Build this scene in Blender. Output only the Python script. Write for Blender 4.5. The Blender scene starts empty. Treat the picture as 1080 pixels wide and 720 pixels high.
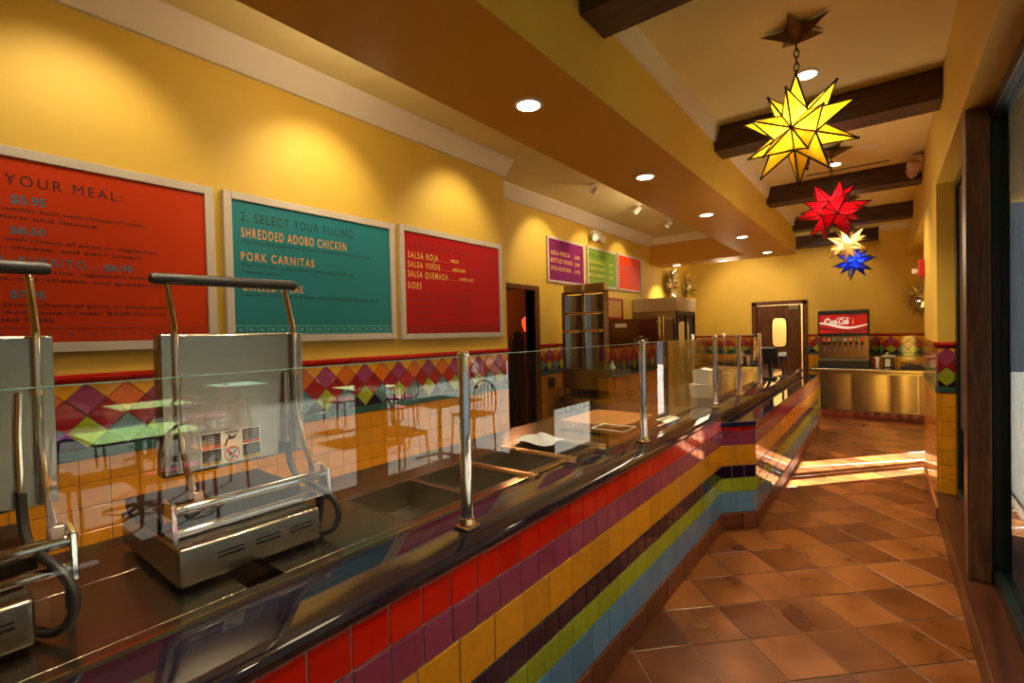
import bpy, bmesh, math, random
from mathutils import Vector, Matrix
random.seed(7)
D = bpy.data
SC = bpy.context.scene
COL = SC.collection
PI = math.pi

# ------------------------------------------------------------------ materials
def pm(name, col, rough=.5, metal=0., var=.0, scale=6., bump=0., island=0., spec=.5, emit=None, es=0., coat=0., stretch=None):
    m = D.materials.new(name); m.use_nodes = True
    nt = m.node_tree; N = nt.nodes; L = nt.links
    b = N['Principled BSDF']
    b.inputs['Roughness'].default_value = rough
    b.inputs['Metallic'].default_value = metal
    b.inputs['Specular IOR Level'].default_value = spec
    if coat: b.inputs['Coat Weight'].default_value = coat; b.inputs['Coat Roughness'].default_value = .05
    tc = N.new('ShaderNodeTexCoord'); nz = N.new('ShaderNodeTexNoise')
    nz.inputs['Scale'].default_value = scale; nz.inputs['Detail'].default_value = 4
    if stretch:
        mp = N.new('ShaderNodeMapping'); mp.inputs['Scale'].default_value = stretch
        L.new(tc.outputs['Object'], mp.inputs['Vector']); L.new(mp.outputs['Vector'], nz.inputs['Vector'])
    else:
        L.new(tc.outputs['Object'], nz.inputs['Vector'])
    hsv = N.new('ShaderNodeHueSaturation'); hsv.inputs['Color'].default_value = (*col, 1)
    mr = N.new('ShaderNodeMapRange')
    mr.inputs['From Min'].default_value = .3; mr.inputs['From Max'].default_value = .7
    mr.inputs['To Min'].default_value = 1 - var; mr.inputs['To Max'].default_value = 1 + var
    L.new(nz.outputs['Fac'], mr.inputs['Value'])
    if island:
        g = N.new('ShaderNodeNewGeometry'); m2 = N.new('ShaderNodeMapRange')
        m2.inputs['To Min'].default_value = 1 - island; m2.inputs['To Max'].default_value = 1 + island
        L.new(g.outputs['Random Per Island'], m2.inputs['Value'])
        mu = N.new('ShaderNodeMath'); mu.operation = 'MULTIPLY'
        L.new(mr.outputs['Result'], mu.inputs[0]); L.new(m2.outputs['Result'], mu.inputs[1])
        L.new(mu.outputs[0], hsv.inputs['Value'])
    else:
        L.new(mr.outputs['Result'], hsv.inputs['Value'])
    L.new(hsv.outputs['Color'], b.inputs['Base Color'])
    if bump:
        bp = N.new('ShaderNodeBump'); bp.inputs['Strength'].default_value = bump; bp.inputs['Distance'].default_value = .01
        L.new(nz.outputs['Fac'], bp.inputs['Height']); L.new(bp.outputs['Normal'], b.inputs['Normal'])
    if emit:
        b.inputs['Emission Color'].default_value = (*emit, 1); b.inputs['Emission Strength'].default_value = es
    return m

def wood(name, c1, c2, rough=.35, axis=1, scale=3.):
    m = D.materials.new(name); m.use_nodes = True
    nt = m.node_tree; N = nt.nodes; L = nt.links; b = N['Principled BSDF']
    tc = N.new('ShaderNodeTexCoord'); mp = N.new('ShaderNodeMapping')
    s = [scale * 6] * 3; s[axis] = scale * .5; mp.inputs['Scale'].default_value = s
    nz = N.new('ShaderNodeTexNoise'); nz.inputs['Scale'].default_value = 1.6; nz.inputs['Detail'].default_value = 6; nz.inputs['Distortion'].default_value = 1.2
    cr = N.new('ShaderNodeValToRGB'); cr.color_ramp.elements[0].position = .35; cr.color_ramp.elements[1].position = .7
    cr.color_ramp.elements[0].color = (*c1, 1); cr.color_ramp.elements[1].color = (*c2, 1)
    L.new(tc.outputs['Object'], mp.inputs['Vector']); L.new(mp.outputs['Vector'], nz.inputs['Vector'])
    L.new(nz.outputs['Fac'], cr.inputs['Fac']); L.new(cr.outputs['Color'], b.inputs['Base Color'])
    b.inputs['Roughness'].default_value = rough
    return m

def terracotta(name, cols, rough=.32):
    m = D.materials.new(name); m.use_nodes = True
    nt = m.node_tree; N = nt.nodes; L = nt.links; b = N['Principled BSDF']
    tc = N.new('ShaderNodeTexCoord'); g = N.new('ShaderNodeNewGeometry')
    n1 = N.new('ShaderNodeTexNoise'); n1.inputs['Scale'].default_value = 4.; n1.inputs['Detail'].default_value = 5; n1.inputs['Distortion'].default_value = .2
    mp = N.new('ShaderNodeVectorMath'); mp.operation = 'MULTIPLY_ADD'
    mp.inputs[1].default_value = (1, 1, 1)
    cb = N.new('ShaderNodeCombineXYZ'); mu = N.new('ShaderNodeMath'); mu.operation = 'MULTIPLY'; mu.inputs[1].default_value = 47.
    L.new(g.outputs['Random Per Island'], mu.inputs[0]); L.new(mu.outputs[0], cb.inputs[0]); L.new(mu.outputs[0], cb.inputs[2])
    L.new(tc.outputs['Object'], mp.inputs[0]); L.new(cb.outputs[0], mp.inputs[2]); L.new(mp.outputs[0], n1.inputs['Vector'])
    ad = N.new('ShaderNodeMath'); ad.operation = 'ADD'
    sc = N.new('ShaderNodeMath'); sc.operation = 'MULTIPLY_ADD'; sc.inputs[1].default_value = .5; sc.inputs[2].default_value = -.25
    L.new(g.outputs['Random Per Island'], sc.inputs[0]); L.new(sc.outputs[0], ad.inputs[1]); L.new(n1.outputs['Fac'], ad.inputs[0])
    cr = N.new('ShaderNodeValToRGB')
    el = cr.color_ramp.elements
    el[0].position = .12; el[1].position = .82
    el[0].color = (*cols[0], 1); el[1].color = (*cols[2], 1)
    e = el.new(.5); e.color = (*cols[1], 1)
    L.new(ad.outputs[0], cr.inputs['Fac']); L.new(cr.outputs['Color'], b.inputs['Base Color'])
    rr = N.new('ShaderNodeMapRange'); rr.inputs['To Min'].default_value = rough - .08; rr.inputs['To Max'].default_value = rough + .22
    L.new(n1.outputs['Fac'], rr.inputs['Value']); L.new(rr.outputs['Result'], b.inputs['Roughness'])
    bp = N.new('ShaderNodeBump'); bp.inputs['Strength'].default_value = .18; bp.inputs['Distance'].default_value = .01
    L.new(n1.outputs['Fac'], bp.inputs['Height']); L.new(bp.outputs['Normal'], b.inputs['Normal'])
    return m

def glass(name, tint=(.97, 1, .985), ior=1.5, rough=0., gain=1.):
    """thin sheet glass: see-through plus a Fresnel reflection"""
    m = D.materials.new(name); m.use_nodes = True
    nt = m.node_tree; N = nt.nodes; L = nt.links
    N.remove(N['Principled BSDF']); out = N['Material Output']
    t = N.new('ShaderNodeBsdfTransparent'); t.inputs['Color'].default_value = (*tint, 1)
    gl = N.new('ShaderNodeBsdfGlossy'); gl.inputs['Roughness'].default_value = rough
    fr = N.new('ShaderNodeFresnel'); ge = N.new('ShaderNodeNewGeometry'); mi = N.new('ShaderNodeMapRange')
    mi.inputs['To Min'].default_value = ior; mi.inputs['To Max'].default_value = 1 / ior   # same reflectance seen from either side
    L.new(ge.outputs['Backfacing'], mi.inputs['Value']); L.new(mi.outputs['Result'], fr.inputs['IOR'])
    mu = N.new('ShaderNodeMath'); mu.operation = 'MULTIPLY'; mu.inputs[1].default_value = gain; mu.use_clamp = True
    mx = N.new('ShaderNodeMixShader')
    L.new(fr.outputs[0], mu.inputs[0]); L.new(mu.outputs[0], mx.inputs[0])
    L.new(t.outputs[0], mx.inputs[1]); L.new(gl.outputs[0], mx.inputs[2]); L.new(mx.outputs[0], out.inputs['Surface'])
    return m

def stained(name, col, es=.4):
    m = D.materials.new(name); m.use_nodes = True
    nt = m.node_tree; N = nt.nodes; L = nt.links; b = N['Principled BSDF']; out = N['Material Output']
    tr = N.new('ShaderNodeBsdfTranslucent'); mx = N.new('ShaderNodeMixShader'); mx.inputs[0].default_value = .75
    tc = N.new('ShaderNodeTexCoord'); nz = N.new('ShaderNodeTexNoise'); nz.inputs['Scale'].default_value = 14
    hs = N.new('ShaderNodeHueSaturation'); hs.inputs['Color'].default_value = (*col, 1)
    mr = N.new('ShaderNodeMapRange'); mr.inputs['To Min'].default_value = .6; mr.inputs['To Max'].default_value = 1.3
    L.new(tc.outputs['Object'], nz.inputs['Vector']); L.new(nz.outputs['Fac'], mr.inputs['Value']); L.new(mr.outputs['Result'], hs.inputs['Value'])
    L.new(hs.outputs['Color'], tr.inputs['Color']); L.new(hs.outputs['Color'], b.inputs['Base Color'])
    b.inputs['Roughness'].default_value = .15
    b.inputs['Emission Color'].default_value = (*col, 1); b.inputs['Emission Strength'].default_value = es
    L.new(b.outputs[0], mx.inputs[1]); L.new(tr.outputs[0], mx.inputs[2]); L.new(mx.outputs[0], out.inputs['Surface'])
    return m

def emis(name, col, s):
    return pm(name, col, .5, emit=col, es=s)

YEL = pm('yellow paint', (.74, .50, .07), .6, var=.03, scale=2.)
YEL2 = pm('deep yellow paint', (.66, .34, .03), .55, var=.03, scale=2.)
CEIL = pm('cream ceiling paint', (.80, .70, .34), .7, var=.04, scale=1.5)
CROWN = pm('white crown paint', (.82, .76, .62), .5, var=.02)
STEEL = pm('brushed stainless steel', (.36, .315, .25), .25, 1., var=.06, scale=5, stretch=(30, 1, 1))
STEEL2 = pm('dull stainless steel', (.36, .29, .19), .27, 1., var=.08, scale=3, stretch=(1, 1, 12))
CHROME = pm('polished chrome', (.83, .82, .80), .05, 1.)
BRASS = pm('warm brass', (.80, .60, .28), .18, 1., var=.05)
BLACK = pm('black plastic', (.012, .011, .010), .35)
RUBBER = pm('black rubber grip', (.016, .014, .012), .5, var=.2, scale=30)
NAVYTOP = pm('polished navy stone', (.010, .007, .020), .06, var=.25, scale=60, coat=.5)
NAVYEDGE = pm('navy glazed edge', (.022, .016, .09), .12, var=.2, scale=60, coat=.4)
BEAM = wood('dark stained beam', (.035, .013, .006), (.085, .034, .014), .45, 0, 3)
WOODD = wood('dark brown wood', (.085, .026, .008), (.19, .070, .024), .3, 2, 3)
WOODP = wood('window post wood', (.05, .020, .009), (.16, .075, .035), .4, 2, 4)
WOODC = wood('cabinet wood', (.09, .035, .012), (.19, .080, .028), .4, 2, 3)
GROUT = pm('grout', (.55, .46, .36), .8, var=.1, scale=40)
GROUTD = pm('dark grout', (.16, .10, .07), .85, var=.1, scale=40)
def tilem(n, c, r=.07, isl=.10): return pm(n, c, r, 0, var=.06, scale=25, island=isl, coat=.4)
T_RED = tilem('red glazed tile', (.78, .006, .003))
T_PUR = tilem('plum glazed tile', (.36, .055, .15))
T_YEL = tilem('amber yellow glazed tile', (.88, .40, .014))
T_NAV = tilem('navy glazed tile', (.018, .008, .040), isl=.3)
T_GRN = tilem('lime glazed tile', (.40, .56, .03))
T_BLU = tilem('sky blue glazed tile', (.12, .37, .66))
T_ORA = tilem('orange glazed tile', (.72, .17, .015))
T_BUR = tilem('burgundy glazed tile', (.36, .012, .014))
T_LIM = tilem('lime green wall tile', (.36, .42, .03))
T_TEA = tilem('teal wall tile', (.09, .22, .22))
T_AMB = tilem('amber wall tile', (.72, .29, .018), .10)
T_DKG = tilem('dark green trim tile', (.03, .12, .10))
T_RAIL = tilem('red rail tile', (.42, .012, .010), .08)
T_BASE = terracotta('terracotta base tile', ((.10, .030, .014), (.20, .065, .028), (.28, .10, .045)), .3)
T_FLOOR = terracotta('terracotta floor tile', ((.066, .016, .004), (.17, .052, .010), (.32, .112, .024)), .25)
GLASS = glass('clear guard glass', gain=2.2)
GLASSW = glass('window glass', (.74, .78, .78), gain=1.3)
GEDGE = pm('green glass edge', (.35, .55, .45), .1, var=.05)
WHITE = pm('white plastic', (.80, .78, .72), .4, var=.02)
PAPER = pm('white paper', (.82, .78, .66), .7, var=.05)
LENS = emis('lit lamp lens', (1., .86, .62), 14.)
WARMW = pm('white lamp trim', (.85, .82, .75), .35)
PLATE = pm('picture frame putty', (.62, .56, .47), .45, var=.05)
DARKF = pm('dark green metal frame', (.012, .022, .022), .3, .3)
CONC = pm('patio paving', (.075, .066, .060), .8, var=.15, scale=2.)
SUN_BLOCK_STUCCO = pm('sun block stucco', (.62, .55, .45), .8, var=.1)

# ------------------------------------------------------------------ mesh builder
class MB:
    def __init__(s): s.v = []; s.f = []; s.m = []
    def face(s, pts, m=0):
        i = len(s.v); s.v += [tuple(p) for p in pts]; s.f.append(tuple(range(i, i + len(pts)))); s.m.append(m)
    def grid(s, verts, faces, m=0):
        i = len(s.v); s.v += [tuple(p) for p in verts]
        for f in faces: s.f.append(tuple(i + k for k in f)); s.m.append(m)
    def box(s, x0, x1, y0, y1, z0, z1, m=0):
        x0, x1 = min(x0, x1), max(x0, x1); y0, y1 = min(y0, y1), max(y0, y1); z0, z1 = min(z0, z1), max(z0, z1)
        v = [(x, y, z) for x in (x0, x1) for y in (y0, y1) for z in (z0, z1)]
        s.grid(v, [(0, 1, 3, 2), (4, 6, 7, 5), (0, 4, 5, 1), (2, 3, 7, 6), (0, 2, 6, 4), (1, 5, 7, 3)], m); return s
    def obox(s, c, ax, m=0):
        c = Vector(c); a, b, d = [Vector(q) for q in ax]
        v = [c + a * i + b * j + d * k for i in (-1, 1) for j in (-1, 1) for k in (-1, 1)]
        s.grid(v, [(0, 1, 3, 2), (4, 6, 7, 5), (0, 4, 5, 1), (2, 3, 7, 6), (0, 2, 6, 4), (1, 5, 7, 3)], m); return s
    def prism(s, poly, vec, m=0):
        n = len(poly); vec = Vector(vec); a = [Vector(p) for p in poly]; b = [p + vec for p in a]
        s.grid(a + b, [tuple(range(n))[::-1], tuple(range(n, 2 * n))] + [(i, (i + 1) % n, n + (i + 1) % n, n + i) for i in range(n)], m); return s
    def tube(s, pts, r, n=10, m=0, cap=True, closed=False):
        P = [Vector(p) for p in pts]; K = len(P); R = r if isinstance(r, (list, tuple)) else [r] * K
        T = []
        for i in range(K):
            a = P[(i - 1) % K] if (i > 0 or closed) else P[i]; b = P[(i + 1) % K] if (i < K - 1 or closed) else P[i]
            T.append((b - a).normalized())
        u = T[0].orthogonal().normalized(); vs = []
        for i in range(K):
            if i: u = (u - T[i] * u.dot(T[i])).normalized()
            w = T[i].cross(u)
            vs += [P[i] + (u * math.cos(2 * PI * k / n) + w * math.sin(2 * PI * k / n)) * R[i] for k in range(n)]
        fs = []
        for i in range(K if closed else K - 1):
            j = (i + 1) % K
            fs += [(i * n + k, i * n + (k + 1) % n, j * n + (k + 1) % n, j * n + k) for k in range(n)]
        if cap and not closed: fs += [tuple(range(n))[::-1], tuple((K - 1) * n + k for k in range(n))]
        s.grid(vs, fs, m); return s
    def lathe(s, prof, c, ax=(0, 0, 1), n=20, m=0):
        c = Vector(c); ax = Vector(ax).normalized(); u = ax.orthogonal().normalized(); w = ax.cross(u); vs = []; fs = []
        for r, h in prof: vs += [c + ax * h + (u * math.cos(2 * PI * k / n) + w * math.sin(2 * PI * k / n)) * max(r, 1e-5) for k in range(n)]
        for i in range(len(prof) - 1): fs += [(i * n + k, i * n + (k + 1) % n, (i + 1) * n + (k + 1) % n, (i + 1) * n + k) for k in range(n)]
        fs += [tuple(range(n))[::-1], tuple((len(prof) - 1) * n + k for k in range(n))]
        s.grid(vs, fs, m); return s
    def sphere(s, c, r, n=12, m=0, sc=(1, 1, 1)):
        k = n // 2; vs = []; fs = []
        for i in range(k + 1):
            t = PI * i / k
            vs += [(c[0] + sc[0] * r * math.sin(t) * math.cos(2 * PI * j / n), c[1] + sc[1] * r * math.sin(t) * math.sin(2 * PI * j / n), c[2] + sc[2] * r * math.cos(t)) for j in range(n)]
        for i in range(k): fs += [(i * n + j, (i + 1) * n + j, (i + 1) * n + (j + 1) % n, i * n + (j + 1) % n) for j in range(n)]
        s.grid(vs, fs, m); return s
    def tile(s, poly, nrm, h=.004, m=0, gap=.0016, ch=.0022):
        """a raised tile with a chamfered edge"""
        nrm = Vector(nrm); P = [Vector(p) for p in poly]; c = sum(P, Vector()) / len(P)
        rad = max(1e-4, min((p - c).length for p in P))
        a = [c + (p - c) * max(.2, 1 - gap / rad * 1.2) for p in P]
        b = [p + nrm * (h - ch * .5) for p in a]
        t = [c + (p - c) * max(.1, 1 - (gap + ch) / rad * 1.2) + nrm * h for p in P]
        n = len(P)
        fs = [tuple(2 * n + i for i in range(n))]
        for i in range(n):
            j = (i + 1) % n; fs += [(i, j, n + j, n + i), (n + i, n + j, 2 * n + j, 2 * n + i)]
        # orient
        if (P[1] - P[0]).cross(P[2] - P[1]).dot(nrm) < 0: fs = [f[::-1] for f in fs]
        s.grid(a + b + t, fs, m)
    def build(s, name, mats, parent=None, bevel=0, sharp=35, segs=2):
        if not isinstance(mats, (list, tuple)): mats = [mats]
        if parent is not None: org = ROOT[parent.name]
        else:
            xs = [v[0] for v in s.v]; ys = [v[1] for v in s.v]; zs = [v[2] for v in s.v]
            org = Vector(((min(xs) + max(xs)) / 2, (min(ys) + max(ys)) / 2, min(zs)))
        me = D.meshes.new(name)
        me.from_pydata([tuple(Vector(v) - org) for v in s.v], [], s.f)
        for q in mats: me.materials.append(q)
        me.polygons.foreach_set('material_index', s.m)
        me.polygons.foreach_set('use_smooth', [True] * len(s.f))
        me.set_sharp_from_angle(angle=math.radians(sharp))
        me.update()
        o = D.objects.new(name, me); COL.objects.link(o)
        if parent is not None: o.parent = parent; ROOT[o.name] = org
        else: o.location = org; ROOT[o.name] = org
        if bevel:
            b = o.modifiers.new('bevel', 'BEVEL'); b.width = bevel; b.segments = segs; b.limit_method = 'ANGLE'; b.angle_limit = math.radians(40)
        return o
ROOT = {}
def tag(o, label, cat, group=None, kind=None):
    o['label'] = label; o['category'] = cat
    if group: o['group'] = group
    if kind: o['kind'] = kind
    return o
def thing(name, loc, label, cat, group=None):
    o = D.objects.new(name, None); o.empty_display_size = .1; COL.objects.link(o); o.location = loc
    ROOT[o.name] = Vector(loc); return tag(o, label, cat, group)
def struct(o): o['kind'] = 'structure'; return o
def dup(o, delta, label=None, parent=None, group=None):
    c = o.copy(); COL.objects.link(c)
    if parent is None:
        c.location = o.location + Vector(delta)
        if label: c['label'] = label
        if group: c['group'] = group
    else: c.parent = parent
    ROOT[c.name] = ROOT[o.name] + Vector(delta)
    for ch in list(o.children): dup(ch, delta, parent=c)
    return c

# text -> polygons
_txt = {}
def text_polys(t, shear=0., bold=0., sp=1.):
    k = (t, shear, bold, sp)
    if k in _txt: return _txt[k]
    cu = D.curves.new('t', 'FONT'); cu.body = t; cu.size = 1; cu.resolution_u = 3; cu.shear = shear; cu.offset = bold; cu.space_character = sp
    o = D.objects.new('t', cu); COL.objects.link(o)
    bpy.context.view_layer.update()
    dg = bpy.context.evaluated_depsgraph_get()
    me = D.meshes.new_from_object(o.evaluated_get(dg))
    vs = [tuple(v.co[:2]) for v in me.vertices]; fs = [tuple(p.vertices) for p in me.polygons]
    D.objects.remove(o); D.curves.remove(cu); D.meshes.remove(me)
    _txt[k] = (vs, fs); return _txt[k]
def put_text(mb, t, org, u, v, width, cap, m=0, shear=0., bold=0., sp=1., off=(0, 0, 0)):
    """baseline-left at org; width and capital height in metres"""
    vs, fs = text_polys(t, shear, bold, sp)
    if not vs: return
    x0 = min(p[0] for p in vs); x1 = max(p[0] for p in vs)
    sx = width / (x1 - x0); sy = cap / .70
    u = Vector(u); v = Vector(v); o = Vector(org) + Vector(off)
    mb.grid([o + u * ((p[0] - x0) * sx) + v * (p[1] * sy) for p in vs], fs, m)

# ------------------------------------------------------------------ camera
CAMZ = 1.573
yaw, pit, rol = math.radians(37.8), math.radians(-.93), math.radians(-1.3)
f = Vector((-math.sin(yaw), math.cos(yaw), 0)); r = Vector((math.cos(yaw), math.sin(yaw), 0)); u = Vector((0, 0, 1))
f2 = f * math.cos(pit) + u * math.sin(pit); u2 = u * math.cos(pit) - f * math.sin(pit)
r3 = r * math.cos(rol) + u2 * math.sin(rol); u3 = u2 * math.cos(rol) - r * math.sin(rol)
cd = D.cameras.new('camera'); cam = D.objects.new('camera', cd); COL.objects.link(cam)
cd.sensor_width = 36; cd.lens = 36 * 508 / 1080; cd.clip_start = .02
cam.matrix_world = Matrix(((r3.x, u3.x, -f2.x, 0), (r3.y, u3.y, -f2.y, 0), (r3.z, u3.z, -f2.z, CAMZ), (0, 0, 0, 1)))
SC.camera = cam

# ------------------------------------------------------------------ layout numbers
X1, X2 = -2.98, -3.47          # menu wall, wall beyond the corner
YC1 = 3.765                    # corner
XS0, XS1, ZS = -1.17, -1.83, 2.79   # soffit
ZH, ZK = 3.33, 3.27            # ceilings
YF, YFR = 11.2, 10.75          # far walls
XC, XL = -1.02, -.82           # counter front, ledge front
XR = .325                      # right wall
YB = -1.7                      # behind the camera
RAIL1, RAIL0 = 1.43, 1.385
BAND0 = 1.078; BAR0 = 1.03

# ------------------------------------------------------------------ floor
mb = MB(); mb.box(-4.9, .9, YB, YF, -.08, -.004, 0)
pitch = .2995; u0, v0 = 1.155, 2.248
s2 = math.sqrt(2)
def clip(poly, ax, lim, keep_gt):
    out = []
    for i in range(len(poly)):
        a, b = poly[i], poly[(i + 1) % len(poly)]
        ia = (a[ax] >= lim) == keep_gt; ib = (b[ax] >= lim) == keep_gt
        if ia: out.append(a)
        if ia != ib:
            t = (lim - a[ax]) / (b[ax] - a[ax]); out.append(tuple(a[k] + t * (b[k] - a[k]) for k in range(len(a))))
    return out
def cliprect(poly, a0, a1, b0, b1):
    for ax, lim, gt in ((0, a0, True), (0, a1, False), (1, b0, True), (1, b1, False)):
        if len(poly) < 3: return []
        poly = clip(poly, ax, lim, gt)
    return poly if len(poly) >= 3 else []
def parea(p): return abs(sum(p[i][0] * p[(i + 1) % len(p)][1] - p[(i + 1) % len(p)][0] * p[i][1] for i in range(len(p)))) / 2
for i in range(-45, 46):
    for j in range(-45, 46):
        uu = u0 + i * pitch; vv = v0 + j * pitch
        c4 = [(uu, vv), (uu + pitch, vv), (uu + pitch, vv + pitch), (uu, vv + pitch)]
        p = [((a - b) / s2, (a + b) / s2) for a, b in c4]
        p = cliprect(p, -1.1, .85, YB, YF)
        if p and parea(p) > .002: mb.tile([(q[0], q[1], -.005) for q in p], (0, 0, 1), .005, 1, .0045, .003)
fl = struct(mb.build('floor', [GROUTD, T_FLOOR], sharp=6))

# ------------------------------------------------------------------ walls
def wall(name, boxes, mat=YEL):
    mb = MB()
    for b in boxes: mb.box(*b)
    return struct(mb.build(name, mat))
wall('wall_left', [(X1 - .12, X1, YB, YC1, 0, ZK + .1), (X2 - .1, X1 - .12, YC1 - .12, YC1, 0, ZK + .1)])
wall('wall_left_rear', [(X2 - .12, X2, YC1, 4.35, 0, 3.4), (X2 - .12, X2, 4.35, 4.94, 2.115, 3.4), (X2 - .12, X2, 4.94, YF, 0, 3.4)])
wall('wall_far', [(X2 - .12, -2.15, YF, YF + .12, 0, 3.4), (-2.15, -1.31, YF, YF + .12, 2.05, 3.4), (-1.31, -.08, YF, YF + .12, 0, 3.4)])
wall('wall_far_right', [(-.08, 1.1, YFR, YF + .12, 0, 3.4)])
wall('wall_back', [(X1 - .12, .9, YB - .12, YB, 0, 3.4)])
# right wall: header over the windows, pier, recess, header over the entrance
wall('wall_right', [(XR, .56, YB, 5.1, 2.68, 3.4), (XR, .56, 5.1, 6.65, 0, 3.4), (XR, .9, 6.65, YFR, 2.75, 3.4),
                    (.8, .92, 6.65, 6.9, 0, 2.75), (.8, .92, 8.5, YFR, 0, 2.75), (.8, .92, 6.9, 8.5, 2.45, 2.75), (.56, .92, 6.53, 6.65, 0, 2.75)])
# passage behind the open doorway
PASS = pm('brown passage paint', (.22, .085, .022), .6)
wall('wall_passage', [(-5.0, -4.9, 3.6, 7.2, 0, 2.6), (-4.9, X2 - .12, 3.6, 3.7, 0, 2.6), (-4.9, X2 - .12, 7.1, 7.2, 0, 2.6), (-5.0, X2 - .12, 3.6, 7.2, 2.6, 2.7)], PASS)

# ceilings
mb = MB(); mb.box(XS0 - .1, 1.1, YB, YF + .1, ZH, ZH + .1); mb.box(X2 - .1, XS0 - .1, 9.15, YF + .1, ZH, ZH + .1)
struct(mb.build('ceiling', CEIL))
mb = MB(); mb.box(X2 - .1, XS1 + .02, YB, 9.0, ZK, ZK + .1)
struct(mb.build('ceiling_kitchen', CEIL))
# soffit, L shaped
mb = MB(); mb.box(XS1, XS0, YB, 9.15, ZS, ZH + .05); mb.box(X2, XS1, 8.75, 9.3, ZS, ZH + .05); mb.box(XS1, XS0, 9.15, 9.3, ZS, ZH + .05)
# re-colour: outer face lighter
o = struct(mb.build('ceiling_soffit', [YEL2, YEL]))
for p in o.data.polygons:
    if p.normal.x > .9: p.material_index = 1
# crown mouldings
def crown(name, pts):
    mb = MB()
    for a in pts: mb.prism(*a)
    return struct(mb.build(name, CROWN))
h0 = 3.13
crown('trim_1', [([(X1, YB, h0), (X1 + .025, YB, h0), (X1 + .14, YB, ZK - .015), (X1 + .14, YB, ZK), (X1, YB, ZK)], (0, YC1 - YB, 0))])
crown('trim_2', [([(X2, YC1, h0), (X2 + .025, YC1, h0), (X2 + .14, YC1, ZK - .015), (X2 + .14, YC1, ZK), (X2, YC1, ZK)], (0, 8.75 - YC1, 0)),
                 ([(X2, 8.75, h0 + .03), (X2, 8.73, h0 + .03), (X2, 8.63, ZK - .015), (X2, 8.63, ZK), (X2, 8.75, ZK)], (XS1 - X2, 0, 0))])
crown('trim_3', [([(XS0, YB, 3.2), (XS0 + .02, YB, 3.2), (XS0 + .05, YB, ZH - .015), (XS0 + .05, YB, ZH), (XS0, YB, ZH)], (0, 9.15 - YB, 0))])
crown('trim_4', [([(-.08, YFR, 3.24), (-.08, YFR - .02, 3.24), (-.08, YFR - .05, ZH), (-.08, YFR, ZH)], (.405, 0, 0))])

# beams
def beam(y, x0, x1, i, lab):
    mb = MB(); mb.box(x0, x1, y, y + .26, 3.12, ZH + .02)
    return tag(mb.build('ceiling_beam', BEAM, bevel=.008), lab, 'beam', 'dark ceiling beams')
beam(2.1, XS0, XR, 0, 'dark stained ceiling beam cut off by the top edge of the photo')
beam(4.45, XS0, XR, 1, 'dark stained ceiling beam right behind the big yellow star lantern')
beam(6.78, XS0, XR, 2, 'dark stained ceiling beam just above the red star lantern')
beam(8.92, XS0, XR, 3, 'dark stained ceiling beam behind the red star, third deep along the hall')
beam(10.85, -1.6, -.08, 4, 'shortest dark stained ceiling beam, farthest back above the blue star')

# ------------------------------------------------------------------ wall tile dado
MATS_D = [GROUTD, T_RAIL, T_AMB, T_PUR, T_ORA, T_BUR, T_LIM, T_TEA, T_NAV, T_DKG, T_YEL]
def dado(name, org, udir, nrm, L, z0=0., phase=0., amber=2, top=10):
    org = Vector(org); ud = Vector(udir); n = Vector(nrm); mb = MB()
    def P(a, z, d=0.): q = org + ud * a + n * d; return (q.x, q.y, z)
    # backing
    mb.prism([P(0, z0), P(L, z0), P(L, RAIL1 - .01), P(0, RAIL1 - .01)], n * .004, 0)
    # rail: half-round pieces
    a = -phase % .155 - .155
    while a < L:
        s, e = max(a, 0), min(a + .1535, L)
        if e - s > .01:
            pr = [(0, RAIL0), (.016, RAIL0 + .004), (.024, RAIL0 + .016), (.026, RAIL0 + .026), (.020, RAIL1 - .006), (.010, RAIL1), (0, RAIL1)]
            mb.prism([P(s, z, d) for d, z in pr], ud * (e - s), 1)
        a += .155
    # diamonds
    dw = .1535; dh = RAIL0 - BAND0; hh = dh / 2
    k0 = -2; 
    for k in range(-2, int(L / dw) + 3):
        cx = phase + k * dw
        for row, cz in ((-1, BAND0), (-.5, BAND0 + hh * .5), (0, BAND0 + hh), (.5, BAND0 + hh * 1.5), (1, BAND0 + dh)):
            pass
        odd = k % 2
        def dia(c, z, m):
            p = [(c - dw / 2, z), (c, z - hh / 2), (c + dw / 2, z), (c, z + hh / 2)]
            p = cliprect(p, 0.002, L - .002, BAND0, RAIL0)
            if p and parea(p) > .0004: mb.tile([P(q[0], q[1], .004) for q in p], n, .004, m, .0018)
        dia(cx, RAIL0 - hh / 2, 3 if odd else 4)
        dia(cx, BAND0 + hh / 2, 6 if odd else 7)
        dia(cx + dw / 2, BAND0 + hh, 5)
        dia(cx + dw / 2, RAIL0, top)
        dia(cx + dw / 2, BAND0, 8)
    # green bar
    a = -phase % .155 - .155
    while a < L:
        s, e = max(a, 0), min(a + .155, L)
        if e - s > .01: mb.tile([P(s, BAR0 + .004, .004), P(e, BAR0 + .004, .004), P(e, BAND0 - .002, .004), P(s, BAND0 - .002, .004)], n, .012, 9, .001)
        a += .155
    z = BAR0
    while z > z0 + .02:
        zz = max(z - .115, z0); a = -phase % .115 - .115
        while a < L:
            s, e = max(a, 0), min(a + .115, L)
            if e - s > .012: mb.tile([P(s, zz, .004), P(e, zz, .004), P(e, z, .004), P(s, z, .004)], n, .004, amber, .0016)
            a += .115
        z = zz
    return struct(mb.build(name, MATS_D, sharp=6))
dado('trim_5', (X1, -.9, 0), (0, 1, 0), (1, 0, 0), YC1 + .9, .35, .075)
dado('trim_6', (X2, 5.04, 0), (0, 1, 0), (1, 0, 0), 3.4, .0, .06)
dado('trim_7', (X2, YF, 0), (1, 0, 0), (0, -1, 0), 1.23, .3, .05)
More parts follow.
